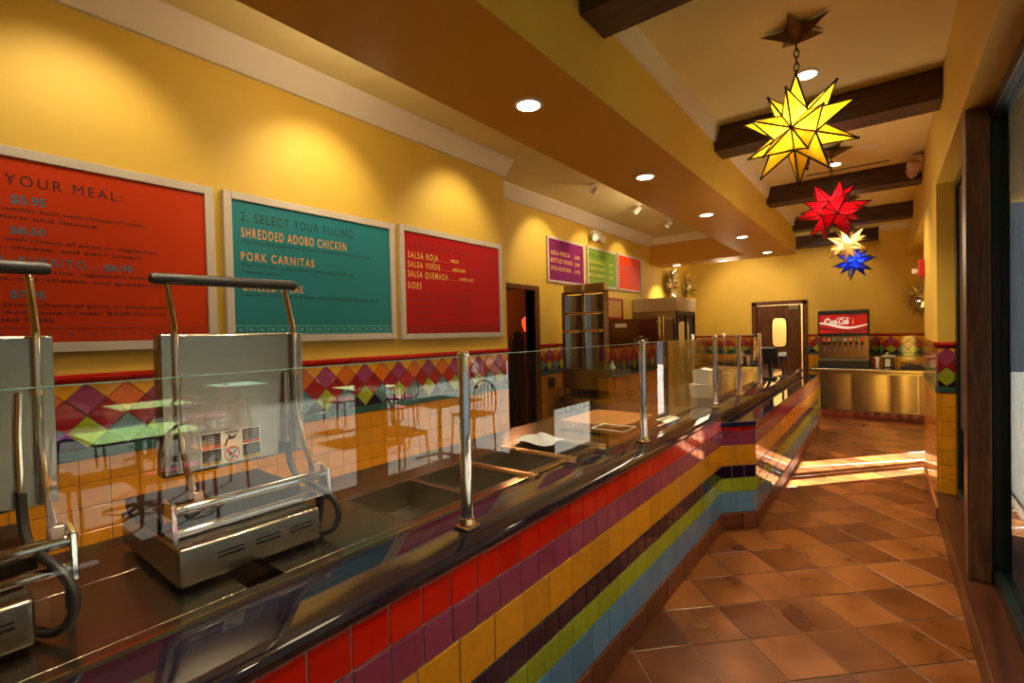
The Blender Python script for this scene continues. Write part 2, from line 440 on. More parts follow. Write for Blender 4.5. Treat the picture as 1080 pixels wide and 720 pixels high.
dado('trim_8', (-1.22, YF, 0), (1, 0, 0), (0, -1, 0), 1.14, .5, .0)
dado('trim_9', (-.08, YFR, 0), (1, 0, 0), (0, -1, 0), .87, .5, .0)
dado('trim_10', (XR, 5.1, 0), (0, 1, 0), (-1, 0, 0), 1.55, .0, .0)
dado('trim_11', (XR, 5.1, 0), (1, 0, 0), (0, -1, 0), .106, .20, .2085, amber=10)
# dark baseboard at the foot of the pier
mb = MB(); mb.box(XR - .018, XR, 5.1, 6.65, 0, .10); struct(mb.build('baseboard_right', T_BASE))

# ------------------------------------------------------------------ windows on the right
wn = D.objects.new('window_1', None); COL.objects.link(wn); wn.location = (.47, 1.7, .2); ROOT['window_1'] = Vector(wn.location); wn['kind'] = 'structure'
mb = MB(); mb.box(XR - .005, .60, YB, 5.1, 0, .20); mb.box(XR - .02, .62, YB, 5.1, .20, .225)
mb.build('window_sill', wood('sill wood', (.04, .012, .006), (.09, .028, .012), .28, 1, 2), wn, bevel=.006)
mb = MB()
mb.box(.43, .50, YB, 5.098, .225, .30); mb.box(.43, .50, YB, 5.098, 2.61, 2.68)
for y in (5.04, 3.52, 1.9, .28, -1.34): mb.box(.43, .50, y - .055, y + .055, .30, 2.61)
mb.build('window_frame', DARKF, wn, bevel=.004)
for y in (3.52, 1.9, .28, -1.34):
    mb = MB(); mb.box(.335, .428, y - .075, y + .075, .226, 2.679); mb.build('mullion_post', WOODP, wn, bevel=.006)
for y0, y1 in ((3.575, 4.985), (1.955, 3.465), (.335, 1.845), (-1.285, .225)):
    mb = MB(); mb.box(.462, .468, y0, y1, .30, 2.61); mb.build('pane', GLASSW, wn)
mb = MB(); mb.box(.448, .454, 3.58, 4.98, .78, 2.60); mb.box(.448, .454, 3.58, 4.15, .31, .78); mb.build('reflection_blocker', pm('dark blocker panel', (.05, .035, .02), .8), wn)  # unseen panel added to darken this bay in the guard reflection
# glazed entrance hidden behind the pier
dr = D.objects.new('door_3', None); COL.objects.link(dr); dr.location = (.86, 7.7, 0); ROOT['door_3'] = Vector(dr.location); dr['kind'] = 'structure'
mb = MB()
for y in (6.94, 7.62, 7.78, 8.46): mb.box(.83, .89, y - .04, y + .04, 0, 2.45)
mb.box(.83, .89, 6.9, 8.5, 2.36, 2.45); mb.box(.83, .89, 6.9, 8.5, 0, .12)
mb.build('door_frame', DARKF, dr)
for y0, y1 in ((6.98, 7.58), (7.82, 8.42)):
    mb = MB(); mb.box(.857, .863, y0, y1, .12, 2.36); mb.build('pane', glass('door glass', (.97, .97, .97)), dr)

# ------------------------------------------------------------------ doors
d1 = D.objects.new('door_1', None); COL.objects.link(d1); d1.location = (-1.73, YF, 0); ROOT['door_1'] = Vector(d1.location); d1['kind'] = 'structure'
mb = MB()
mb.box(-2.235, -2.15, YF - .03, YF + .12, 0, 2.10); mb.box(-1.31, -1.225, YF - .03, YF + .12, 0, 2.10); mb.box(-2.235, -1.225, YF - .03, YF + .12, 2.04, 2.12)
mb.build('door_frame', WOODD, d1, bevel=.005)
leaf = MB()
# leaf with a rounded window hole, built as a ring of quads
lx0, lx1, lz0, lz1 = -2.147, -1.34, .02, 2.03; wx0, wx1, wz0, wz1 = -1.87, -1.59, 1.17, 1.78
N_ = 32; rin = []; rout = []
for k in range(N_):
    t = 2 * PI * k / N_; ct, st = math.cos(t), math.sin(t)
    q = 5.; ss = (abs(ct) ** q + abs(st) ** q) ** (-1 / q)
    rin.append(((wx0 + wx1) / 2 + (wx1 - wx0) / 2 * ct * ss, (wz0 + wz1) / 2 + (wz1 - wz0) / 2 * st * ss))
    e = 1 / max(abs(ct), abs(st))
    rout.append(((lx0 + lx1) / 2 + (lx1 - lx0) / 2 * ct * e, (lz0 + lz1) / 2 + (lz1 - lz0) / 2 * st * e))
ya, yb = YF + .03, YF + .075
for k in range(N_):
    j = (k + 1) % N_
    leaf.face([(*[rin[k][0]], ya, rin[k][1]), (rin[j][0], ya, rin[j][1]), (rout[j][0], ya, rout[j][1]), (rout[k][0], ya, rout[k][1])])
    leaf.face([(rin[k][0], yb, rin[k][1]), (rout[k][0], yb, rout[k][1]), (rout[j][0], yb, rout[j][1]), (rin[j][0], yb, rin[j][1])])
    leaf.face([(rin[k][0], ya, rin[k][1]), (rin[k][0], yb, rin[k][1]), (rin[j][0], yb, rin[j][1]), (rin[j][0], ya, rin[j][1])])
    leaf.face([(rout[k][0], ya, rout[k][1]), (rout[j][0], ya, rout[j][1]), (rout[j][0], yb, rout[j][1]), (rout[k][0], yb, rout[k][1])])
lf = leaf.build('door_leaf', WOODD, d1)
mb = MB(); mb.tube([(p[0], YF + .028, p[1]) for p in rin], .014, 6, 0, closed=True); mb.build('window_gasket', BLACK, lf)
mb = MB(); mb.face([(p[0], YF + .05, p[1]) for p in rin]); mb.build('pane', glass('door pane', (.95, .9, .8)), lf)
mb = MB(); mb.box(-1.55, -1.38, YF - .0, YF + .03, 1.93, 2.02); mb.build('door_closer', STEEL2, lf)
# bright kitchen behind the swing door
wall('wall_kitchen_rear', [(-3.2, -.4, 12.6, 12.7, 0, 3.), (-3.3, -3.2, YF + .12, 12.7, 0, 3.), (-.4, -.3, YF + .12, 12.7, 0, 3.), (-3.3, -.3, YF + .12, 12.7, 3., 3.1)], pm('pale kitchen wall', (.85, .66, .38), .6))
d2 = D.objects.new('door_2', None); COL.objects.link(d2); d2.location = (X2, 4.65, 0); ROOT['door_2'] = Vector(d2.location); d2['kind'] = 'structure'
mb = MB()
for y0, y1 in ((4.29, 4.36), (4.94, 5.035)): mb.box(X2 - .14, X2 + .022, y0, y1, 0, 2.11)
mb.box(X2 - .14, X2 + .022, 4.29, 5.035, 2.105, 2.165)
mb.build('door_frame', WOODD, d2, bevel=.005)

# ------------------------------------------------------------------ menu boards
def board(name, Xp, y0, y1, z0, z1, col, lab, border=None, fr=.045, bord=None):
    t = thing(name, (Xp, (y0 + y1) / 2, z0), lab, 'menu board', 'menu boards on the left wall')
    mb = MB(); d = .03
    for a in ((y0, y0 + fr, z0, z1), (y1 - fr, y1, z0, z1), (y0 + fr, y1 - fr, z0, z0 + fr), (y0 + fr, y1 - fr, z1 - fr, z1)):
        mb.box(Xp + .002, Xp + d, *a)
    mb.build('frame', PLATE, t, bevel=.003)
    pmx = pm('board ' + str(len(ROOT)), col, .5, var=.03, scale=3, spec=.15)
    mb = MB(); mb.box(Xp + .002, Xp + d - .012, y0 + fr, y1 - fr, z0 + fr, z1 - fr)
    pn = mb.build('panel', pmx, t)
    if bord:
        h, bz, mat, n = bord; bm = MB(); xx = Xp + d - .0105; w = (y1 - y0 - 2 * fr) / n
        def rr(a0, a1, b0, b1): bm.face([(xx, a0, b0), (xx, a1, b0), (xx, a1, b1), (xx, a0, b1)])
        lw = .0055
        rr(y0 + fr, y1 - fr, bz, bz + lw); rr(y0 + fr, y1 - fr, bz + h - lw, bz + h)
        for k in range(n):
            a = y0 + fr + k * w
            rr(a - lw / 2 + .004, a + lw / 2 + .004, bz + lw, bz + h - lw)
            q = .26
            rr(a + w * .34, a + w * .66, bz + h * .36, bz + h * .64)
            
        bm.build('border_pattern', mat, t)
    return t
def letters(t, Xp, items, mats, part='lettering'):
    for (s, y, z, w, h, m, b) in items:
        mb = MB(); put_text(mb, s, (Xp + .0195, y, z), (0, 1, 0), (0, 0, 1), w, h, 0, bold=b, sp=1.3 if s.isupper() and h > .03 else 1.)
        mb.build(part, mats[m], t)
INK = pm('dark brown ink', (.035, .010, .010), .5)
TEALI = pm('teal ink', (.05, .22, .32), .5)
BLKI = pm('black ink', (.012, .022, .028), .5)
ORI = pm('orange ink', (.85, .36, .10), .5)
YEI = pm('pale yellow ink', (.85, .60, .12), .5)
TEALB = pm('pale teal ink', (.16, .42, .42), .5)
DRED = pm('dark red ink', (.085, .006, .008), .5)
DOR = pm('deep orange ink', (.36, .030, .010), .5)
Xa = X1
b1 = board('menu_board', Xa, -.10, 1.124, 1.535, 2.424, (.60, .050, .006), 'orange menu board with prices, leftmost and cut by the photo edge', bord=(.066, 1.583, DOR, 15))
bold = .012
letters(b1, Xa, [('1. SELECT YOUR MEAL:', -.02, 2.262, .735, .046, 0, .0), ('$5.95', .331, 2.184, .11, .036, 1, bold), ('TACOS', .02, 2.184, .2, .04, 1, bold),
    ('Three flour or corn tortillas built with choice of meat,', -.02, 2.150, .825, .019, 0, .0), ('salsa, beans, cilantro and lettuce', -.02, 2.116, .637, .019, 0, 0),
    ('BOWL', .02, 2.054, .2, .04, 1, bold), ('$8.50', .327, 2.054, .109, .031, 1, bold), ('A bowl that is filled with choice of pinto or vegetarian', -.02, 2.020, .873, .019, 0, 0), ('beans, rice, salsa, cheese, and sour cream', -.02, 1.986, .806, .019, 0, 0),
    ('VEGETARIAN. BURRITO', -.02, 1.919, .588, .038, 1, .004), ('....', .578, 1.921, .05, .03, 1, 0), ('$6.95', .639, 1.921, .110, .030, 1, bold),
    ('Tortilla with Cilantro-Lime rice, vegetarian beans,', -.02, 1.886, .86, .019, 0, 0), ('grilled vegetables, jack cheese, and guacamole', -.02, 1.852, .90, .019, 0, 0),
    ('NACHOS', .02, 1.775, .2, .036, 1, bold), ('$7.95', .320, 1.775, .108, .034, 1, bold), ('Chips with cheese sauce, choice of pinto or black beans', -.02, 1.740, .925, .018, 0, 0),
    ('and pico de gallo.   Add choice of meat: $2.00 Carnitas', -.02, 1.706, .90, .018, 0, 0), ('or Grilled Steak', .16, 1.673, .30, .019, 0, 0)], [INK, TEALI])
b2 = board('menu_board', Xa, 1.172, 2.376, 1.553, 2.428, (.030, .235, .270), 'teal menu board for fillings, between the orange and red boards', bord=(.054, 1.603, TEALB, 18))
letters(b2, Xa, [('2. SELECT YOUR FILLING:', 1.268, 2.266, .765, .056, 0, .0), ('SHREDDED ADOBO CHICKEN', 1.267, 2.173, .693, .056, 1, bold), ('Tender citrus-marinated chicken cooked with Mexican spices', 1.272, 2.139, .873, .019, 0, 0),
    ('PORK CARNITAS', 1.263, 2.037, .454, .050, 1, bold), ('Pork shoulder, braised slowly with fresh citrus and', 1.268, 2.002, .745, .019, 0, 0), ('Mexican spices', 1.267, 1.963, .221, .019, 0, 0),
    ('GRILLED STEAK', 1.264, 1.861, .376, .050, 1, bold), ('Lean beef marinated with fresh cilantro, lime and Mexican spices', 1.263, 1.829, .957, .019, 0, 0)], [BLKI, ORI])
b3 = board('menu_board', Xa, 2.424, 3.678, 1.546, 2.441, (.52, .012, .014), 'red salsa and sides menu board nearest the wall corner', bord=(.062, 1.593, DRED, 17))
it = [('3. SELECT YOUR SALSA:', 2.509, 2.273, .713, .058, 0, .0), ('SALSA ROJA', 2.507, 2.192, .326, .050, 1, bold), ('. . . .', 2.86, 2.195, .10, .04, 1, 0), ('MILD', 2.986, 2.200, .091, .028, 1, .02), ('SALSA VERDE', 2.504, 2.119, .348, .048, 1, bold), ('. . . .', 2.88, 2.12, .10, .04, 1, 0), ('MEDIUM', 3.005, 2.123, .152, .029, 1, .02),
      ('SALSA QUEMADA', 2.502, 2.042, .441, .051, 1, bold), ('. . . .', 2.965, 2.045, .10, .04, 1, 0), ('SUPER HOT', 3.083, 2.050, .193, .026, 1, .02), ('SIDES', 2.499, 1.951, .143, .050, 1, bold)]
for k, (a, pr) in enumerate((('CHIPS & SALSA', '$2.00'), ('CHIPS & GUACAMOLE', '$4.50'), ('BEANS OR RICE', '$2.00'), ('PICO DE GALLO', '$1.00'), ('GUACAMOLE', '$2.00'))):
    z = 1.901 - k * .05; w = (.265, .396, .275, .275, .239)[k]
    it += [(a, 2.503, z, w, .024, 0, 0), (pr, 3.088, z + .003, .102, .026, 0, 0), ('.' * 30, 2.503 + w + .03, z, .52 - w, .02, 0, 0)]
letters(b3, Xa, it, [DRED, YEI])
Xb = X2
b4 = board('menu_board', Xb, 5.235, 6.20, 2.238, 2.836, (.24, .015, .135), 'purple drinks menu board, first of three small boards beyond the doorway', fr=.03)
letters(b4, Xb, [('DRINKS', 5.336, 2.69, .26, .045, 0, .01), ('AGUA FRESCA', 5.320, 2.605, .48, .055, 1, .02), ('2.50', 5.93, 2.605, .14, .045, 1, .02), ('. . .', 5.82, 2.605, .08, .03, 1, 0), ('BOTTLED DRINKS', 5.317, 2.505, .56, .055, 1, .02), ('2.00', 5.93, 2.505, .14, .045, 1, .02),
    ('XTRA FOUNTAIN', 5.313, 2.40, .50, .055, 1, .02), ('1.75', 5.93, 2.40, .14, .045, 1, .02), ('. . .', 5.84, 2.40, .07, .03, 1, 0)] + [('Ask for free refills with any combo meal', 5.32, 2.33 - .03 * k, .72, .012, 0, 0) for k in range(2)], [INK, YEI])
b5 = board('menu_board', Xb, 6.29, 7.262, 2.248, 2.840, (.21, .36, .035), 'green menu board in the middle of the three small boards', fr=.03)
letters(b5, Xb, [('KIDS MENU', 6.36, 2.69, .55, .06, 0, .0)] + [x for k, q in enumerate(('QUESADILLA', 'TACO PLATE', 'RICE BOWL')) for x in ((q, 6.34, 2.605 - .1 * k, .50, .042, 1, .02), ('3.95', 7.0, 2.605 - .1 * k, .13, .038, 1, .02), ('with rice, beans and a small fountain drink', 6.34, 2.57 - .1 * k, .62, .016, 0, 0))], [BLKI, YEI])
b6 = board('menu_board', Xb, 7.31, 8.262, 2.247, 2.855, (.80, .06, .004), 'plain orange menu board, farthest of the three small boards', fr=.03)
letters(b6, Xb, [('SALADS', 7.42, 2.69, .30, .05, 0, .0), ('MEXICAN', 7.44, 2.61, .36, .04, 1, .01)] + [('romaine, corn, tomato, jicama and lime dressing', 7.42, 2.56 - .055 * k, .66, .014, 0, 0) for k in range(5)], [DOR, TEALI])

# emergency light above the menus, twin heads
def emergency(loc, ax, lab, mat):
    t = thing('emergency_light', loc, lab, 'emergency light')
    x, y, z = loc; mb = MB(); n = Vector(ax); s = Vector((-n.y, n.x, 0))
    mb.obox(Vector(loc) + n * .045, (s * .13, n * .04, Vector((0, 0, .06)))); mb.build('housing', mat, t, bevel=.012)
    for k in (-1, 1):
        mb = MB(); c = Vector(loc) + n * .07 + s * (.13 * k) + Vector((0, 0, -.045)); d = (n + s * k * .4 - Vector((0, 0, .4))).normalized()
        mb.lathe([(.03, -.03), (.05, 0), (.056, .05), (.05, .055)], c, d, 14); mb.build('lamp_head', mat, t)
    return t
emergency((X2, 6.53, 3.02), (1, 0, 0), 'white twin-head emergency light above the purple and green menu boards', WHITE)
emergency((XR, 6.57, 3.24), (-1, 0, 0), 'beige emergency light high on the right wall beside the beams', pm('beige plastic', (.62, .40, .26), .5))

# ------------------------------------------------------------------ serving counter
ct = thing('serving_counter', (-1.5, 3.5, 0), 'long serving counter faced in rows of red, plum, yellow, navy, green and blue tiles', 'counter')
CY0, CY1 = YB + .05, 8.62
rows = [(.772, .882, .1115, 0), (.662, .772, .1115, 1), (.502, .662, .163, 2), (.404, .502, .106, 3), (.296, .404, .106, 4), (.133, .296, .163, 5)]
RM = [T_RED, T_PUR, T_YEL, T_NAV, T_GRN, T_BLU, T_BASE, GROUT]
mb = MB(); mk = MB()
path = [((XC, CY0), (XC, 3.945)), ((XC, 3.945), (XL, 4.148)), ((XL, 4.148), (XL, CY1)), ((XL, CY1), (-1.05, CY1))]
def facade(mb, a, b, zmax, off):
    A = Vector((*a, 0)); B = Vector((*b, 0)); d = (B - A); L = d.length; d.normalize(); n = Vector((d.y, -d.x, 0))
    # substrate
    mb.prism([A + Vector((0, 0, .135)), B + Vector((0, 0, .135)), B + Vector((0, 0, zmax)), A + Vector((0, 0, zmax))], -n * .05, 7)
    for z0, z1, w, m in rows:
        z1 = min(z1, zmax)
        if z1 - z0 < .008: continue
        s = -off * (.37 + .11 * m) % w - w
        while s < L:
            p, q = max(s, 0), min(s + w, L)
            if q - p > .012:
                mb.tile([A + d * p + Vector((0, 0, z0)), A + d * q + Vector((0, 0, z0)), A + d * q + Vector((0, 0, z1)), A + d * p + Vector((0, 0, z1))], n, .005, m, .0034, .0025)
            s += w
def kick(mb, a, b):
    A = Vector((*a, 0)); B = Vector((*b, 0)); d = (B - A); L = d.length; d.normalize(); n = Vector((d.y, -d.x, 0))
    mb.prism([A, B, B + Vector((0, 0, .135)), A + Vector((0, 0, .135))], -n * .05, 0)
    s = -.13
    while s < L:
        p, q = max(s, 0), min(s + .3, L)
        if q - p > .015: mb.tile([A + d * p, A + d * q, A + d * q + Vector((0, 0, .131)), A + d * p + Vector((0, 0, .131))], n, .010, 1, .003, .005)
        s += .3
for k, (a, b) in enumerate(path):
    facade(mb, a, b, .882 if k == 0 else .805, k + 1); kick(mk, a, b)
mb.build('tiled_front', RM, ct, sharp=6)
mk.build('tile_baseboard', [GROUTD, T_BASE], ct, sharp=6)
# navy bullnose edge + stone strip on top
def bull(mb, a, b, z0, z1, w, depth):
    A = Vector((*a, 0)); B = Vector((*b, 0)); d = (B - A).normalized(); n = Vector((d.y, -d.x, 0)); h = z1 - z0
    pr = [(-depth, z0), (.006, z0), (.012, z0 + h * .2), (.013, z0 + h * .6), (.006, z1 - h * .12), (-.006, z1), (-depth, z1)]
    mb.prism([A + n * o + Vector((0, 0, z)) for o, z in pr], B - A)
mb = MB(); bull(mb, (XC, CY0), (XC, 4.0), .885, .92, .1, .26); bull(mb, (XC, 4.0), (XC, CY1), .885, .92, .1, .26)
o = mb.build('countertop_edge', [NAVYTOP, NAVYEDGE], ct, sharp=25)
for p in o.data.polygons:
    if p.normal.x > .2: p.material_index = 1
mb = MB(); mb.box(XC - .03, XC - .01, 3.96, CY1, .80, .885); mb.build('ledge_riser', T_NAV, ct)
mb = MB(); mb.prism([(XC + .008, 3.92, .81), (XC + .006, 3.93, .81), (XL + .012, 4.146, .81), (XL + .012, CY1 + .012, .81), (XC - .009, CY1 + .012, .81), (XC - .009, 3.93, .81)], (0, 0, .035))
o = mb.build('ledge_top', [NAVYTOP, NAVYEDGE], ct, bevel=.008, segs=3)
for p in o.data.polygons:
    if abs(p.normal.z) < .5: p.material_index = 1
# body behind
BODY = pm('counter body panel', (.25, .23, .20), .5)
mb = MB(); mb.box(-1.95, XC - .05, CY0, CY1 - .01, .1, .78); mb.build('body', BODY, ct)
# steam table top: stainless with rectangular wells
WELLS = [(.56, .66), (1.10, 1.43), (1.455, 1.765), (1.79, 2.125), (2.15, 2.455)]
WX0, WX1 = -1.72, -1.335
SY1 = 4.15
mb = MB()
ys = [CY0]
for a, b in WELLS: ys += [a, b]
ys.append(SY1)
mb.box(-1.96, WX0, CY0, SY1, .895, .918); mb.box(WX1, -1.283, CY0, SY1, .895, .918)
for k in range(0, len(ys), 2): mb.box(WX0, WX1, ys[k], ys[k + 1], .895, .918)
mb.build('steam_table_top', STEEL, ct, bevel=.002)
mb = MB()
mb.box(-1.284, -1.274, CY0, SY1, .915, .926); mb.build('brass_edge_strip', BRASS, ct)
mb = MB()
mb.box(-1.96, -1.283, SY1, CY1, .885, .918); mb.build('rear_countertop', pm('dark stone top', (.05, .035, .03), .12, var=.3, scale=40), ct, bevel=.003)
mb = MB(); 
mb.box(-2.16, -1.97, CY0, SY1, .86, .885); mb.build('work_shelf', STEEL, ct, bevel=.004)
# pans in the wells
dk = pm('dark inner steel', (.30, .26, .19), .32, .9, var=.1)
for k, (a, b) in enumerate(WELLS[1:]):
    t = MB(); z0 = .80
    t.box(WX0 + .004, WX1 - .004, a + .004, b - .004, z0, z0 + .004)
    for q in ((WX0 + .002, WX0 + .006, a, b), (WX1 - .006, WX1 - .002, a, b), (WX0 + .004, WX1 - .004, a + .002, a + .006), (WX0 + .004, WX1 - .004, b - .006, b - .002)): t.box(*q, z0, .9195)
    o = t.build('food_pan', dk)
    tag(o, ['empty dark steel food pan in the first well beside the grill press', 'empty steel food pan in the second well from the grill press', 'empty steel food pan in the third well from the grill press', 'empty steel food pan in the last well before the wooden cutting board'][k], 'food pan', 'food pans in the steam table')
for k, y in enumerate((1.775, 2.135, 2.47)):
    t = MB(); t.prism([(-1.75, y - .02, .920), (-1.75, y - .014, .932), (-1.75, y + .014, .932), (-1.75, y + .02, .920)], (.50, 0, 0))
    tag(t.build('adapter_bar', pm('worn steel bar', (.62, .48, .28), .3, 1.)), ['stainless divider bar laid across the wells, nearest the front post', 'middle stainless divider bar laid across the wells', 'farthest stainless divider bar, next to the clear bin'][k], 'divider bar', 'bars across the food wells')

# ------------------------------------------------------------------ sneeze guard
XG = -1.125; GZ = 1.502
sg = thing('sneeze_guard', (XG, 3., .92), 'clear glass sneeze guard on chrome posts standing along the counter top', 'sneeze guard')
posts = [(XG, -.32), (XG, 1.18), (XG, 2.69), (XG, 4.2), (XG, 5.02), (XG, 6.0), (-1.5, 6.0), (-1.86, 6.0)]
for x, y in posts:
    mb = MB(); mb.lathe([(.0205, 0), (.0205, .575), (.0185, .58)], (x, y, .925), n=18)
    o = mb.build('post', CHROME, sg)
    mb = MB(); mb.box(x - .032, x + .032, y - .032, y + .032, .9205, .932); mb.lathe([(.027, 0), (.025, .022), (.0215, .026)], (x, y, .932)); mb.build('base_flange', BRASS, o, bevel=.003)
    mb = MB(); mb.lathe([(.0215, 0), (.0225, .006), (.016, .014), (.004, .017)], (x, y, 1.503)); mb.build('cap', CHROME, o)
segs = [((XG, posts[k][1]), (XG, posts[k + 1][1])) for k in range(5)] + [((XG, 6.0), (-1.5, 6.0)), ((-1.5, 6.0), (-1.86, 6.0))]
for a, b in [((XG, CY0 + .1), (XG, -.32))] + segs:
    A = Vector((*a, 0)); B = Vector((*b, 0)); d = (B - A).normalized(); n = Vector((d.y, -d.x, 0)); A += d * .022; B -= d * .022
    mb = MB(); h = n * .003
    mb.face([A + h + Vector((0, 0, .94)), B + h + Vector((0, 0, .94)), B + h + Vector((0, 0, GZ - .002)), A + h + Vector((0, 0, GZ - .002))], 0)
    mb.prism([A - h + Vector((0, 0, GZ - .002)), B - h + Vector((0, 0, GZ - .002)), B - h + Vector((0, 0, GZ)), A - h + Vector((0, 0, GZ))], h * 2, 1)
    mb.build('glass_panel', [GLASS, GEDGE], sg)

# ------------------------------------------------------------------ grill presses
WARMC = pm('warm chrome', (.78, .66, .48), .12, 1.)
def press():
    t = thing('grill_press', (-1.62, .67, .92), 'opened steel grill press with its whole raised lid and warning label in view', 'grill press', 'grill presses on the counter')
    Y0, Y1 = .445, .885
    mb = MB(); mb.box(-1.93, -1.43, Y0 - .01, Y1 - .06, .935, 1.035)
    base = mb.build('base', STEEL, t, bevel=.008)
    mb = MB()
    for k in range(3):
        y = Y0 + .08 + k * .1
        for z in (.985, .997): mb.box(-1.431, -1.427, y, y + .07, z, z + .004)
    mb.build('vent_slots', BLACK, base)
    for x in (-1.88, -1.48):
        for y in (Y0 + .03, Y1 - .1):
            mb = MB(); mb.lathe([(.018, 0), (.016, .017)], (x, y, .919)); mb.build('foot', BLACK, t)
    mb = MB(); mb.box(-1.93, -1.60, Y0 + .0, Y1 - .03, 1.036, 1.075); mb.build('lower_platen', pm('dark cast iron', (.035, .028, .022), .4, .6, var=.2, scale=20), t, bevel=.006)
    # lid, standing open
    mb = MB(); mb.box(-1.72, -1.665, .475, .905, 1.17, 1.595)
    lid = mb.build('lid', STEEL, t, bevel=.008)
    for y0, y1 in ((.477, .515), (.868, .903)):
        mb = MB(); mb.box(-1.665, -1.655, y0, y1, 1.18, 1.592); mb.build('side_channel', STEEL, lid, bevel=.002)
    # warning label
    lb = MB(); x = -1.6635
    def rect(y0, y1, z0, z1, m, d=.0): lb.face([(x + d, y0, z0), (x + d, y1, z0), (x + d, y1, z1), (x + d, y0, z1)], m)
    A, B, Z0, Z1 = .575, .752, 1.182, 1.284
    rect(A, B, Z0, Z1, 0)
    w = (B - A) / 3
    for c in (0, 2):
        for rr_ in (0, 1):
            y0 = A + c * w + .003; y1 = y0 + w - .006; z0 = Z0 + .003 + (1 - rr_) * .05; z1 = z0 + .046
            rect(y0, y1, z0 + .009, z1, 1, .0004); rect(y0, y1, z0, z0 + .008, 2 if rr_ == 0 else 3, .0004)
            for q in range(4): put_text(lb, ('CAUTION HOT', 'BURN HAZARD', 'KEEP HANDS', 'CLEAR OF LID')[q], (x + .0008, y0 + .005, z0 + .036 - q * .008), (0, 1, 0), (0, 0, 1), w * .7, .0042, 0)
            put_text(lb, 'WARNING', (x + .0008, y0 + .012, z0 + .0025), (0, 1, 0), (0, 0, 1), w * .5, .0045, 0 if rr_ == 0 else 1)
    # centre pictograms: hand under a closing plate; no-touch ring
    y0 = A + w; zc = Z0 + .077
    rect(y0 + .008, y0 + .052, zc + .018, zc + .021, 1, .0005)
    hand = [(.006, -.022), (.012, -.023), (.020, -.004), (.034, -.004), (.044, .006), (.042, .010), (.034, .004), (.026, .006), (.022, .013), (.018, .012), (.019, .004), (.013, -.002)]
    lb.face([(x + .0005, y0 + a, zc + b) for a, b in hand], 1)
    cy, cz = y0 + w / 2, Z0 + .026
    n = 28
    for k in range(n):
        a, b = 2 * PI * k / n, 2 * PI * (k + 1) / n
        lb.face([(x + .0006, cy + q * math.cos(t_), cz + q * math.sin(t_)) for q, t_ in ((.0235, a), (.0235, b), (.0205, b), (.0205, a))], 2)
    lb.face([(x + .0008, cy - .016, cz + .013), (x + .0008, cy - .013, cz + .016), (x + .0008, cy + .016, cz - .013), (x + .0008, cy + .013, cz - .016)], 2)
    for pl in ([(.002, .004), (.012, .013), (.016, .011), (.006, .001)], [(-.012, .002), (-.004, .006), (.002, -.004), (-.008, -.002)], [(-.004, -.014), (.004, -.004), (.008, -.008), (.0, -.016)]):
        lb.face([(x + .0007, cy + a, cz + b) for a, b in pl], 1)
    lb.build('warning_label', [PAPER, BLACK, pm('label red', (.65, .02, .02), .5), pm('label yellow', (.8, .5, .02), .5)], t)
    # counterbalance bars and brackets
    for z, x_, rr_ in ((1.105, -1.545, .0155), (1.048, -1.525, .0125)):
        mb = MB(); mb.tube([(x_, Y0 + .01, z), (x_, Y1 + .02, z)], rr_, 16); mb.build('hinge_bar', CHROME, t)
    for y in (Y0, Y1 + .012):
        mb = MB(); mb.prism([(-1.575, y, 1.025), (-1.50, y, 1.02), (-1.51, y, 1.13), (-1.56, y, 1.145)], (0, .014, 0)); mb.build('bracket', CHROME, t, bevel=.003)
        mb = MB(); mb.prism([(-1.59, y, .93), (-1.56, y, .93), (-1.545, y, 1.03), (-1.58, y, 1.03)], (0, .012, 0)); mb.build('stand', RUBBER, t)
    # handle
    for y in (.513, .872):
        p = [(-1.56, y + .008, 1.125), (-1.61, y + .004, 1.20), (-1.648, y, 1.33), (-1.65, y, 1.40), (-1.65, y, 1.585), (-1.655, y, 1.61), (-1.70, y - .002, 1.745)]
        h = MB(); h.tube(p, .0085, 12); hd = h.build('handle_rod', WARMC, t)
    mb = MB(); mb.tube([(-1.70, .470, 1.760), (-1.70, .480, 1.760), (-1.70, .900, 1.766), (-1.70, .910, 1.766)], [.013, .017, .017, .013], 16); mb.build('grip', RUBBER, hd)
    for y in (.513, .872):
        mb = MB(); mb.obox((-1.552, y + .008, 1.125), ((.018, 0, 0), (0, .014, 0), (0, 0, .022))); mb.build('rod_clamp', pm('copper clamp', (.75, .42, .25), .25, 1.), hd, bevel=.004)
        mb = MB(); mb.lathe([(.013, -.006), (.013, .006)], (-1.65, y, 1.455)); mb.build('collar', BRASS, hd)
    # cable
    mb = MB(); pts = [(-1.645, .835, 1.215), (-1.63, .835, 1.15), (-1.59, .84, 1.10), (-1.52, .855, 1.085), (-1.46, .88, 1.05), (-1.43, .89, 1.0), (-1.43, .875, .955), (-1.46, .85, .937), (-1.54, .82, .937)]
    sm = []
    for k in range(len(pts) - 1):
        p0 = Vector(pts[max(k - 1, 0)]); p1 = Vector(pts[k]); p2 = Vector(pts[k + 1]); p3 = Vector(pts[min(k + 2, len(pts) - 1)])
        for q in range(5):
            a = q / 5.; sm.append(.5 * ((2 * p1) + (p2 - p0) * a + (2 * p0 - 5 * p1 + 4 * p2 - p3) * a * a + (3 * p1 - p0 - 3 * p2 + p3) * a ** 3))
    sm.append(Vector(pts[-1])); mb.tube(sm, .0105, 10); cb = mb.build('cable', RUBBER, t)
    mb = MB(); mb.tube([(-1.645, .835, 1.21), (-1.652, .835, 1.36), (-1.655, .84, 1.455)], .007, 8); mb.build('conduit', WARMC, cb)
    return t
p1 = press()
p2 = dup(p1, (0, -.653, 0), 'second opened steel grill press cut off by the left photo edge')

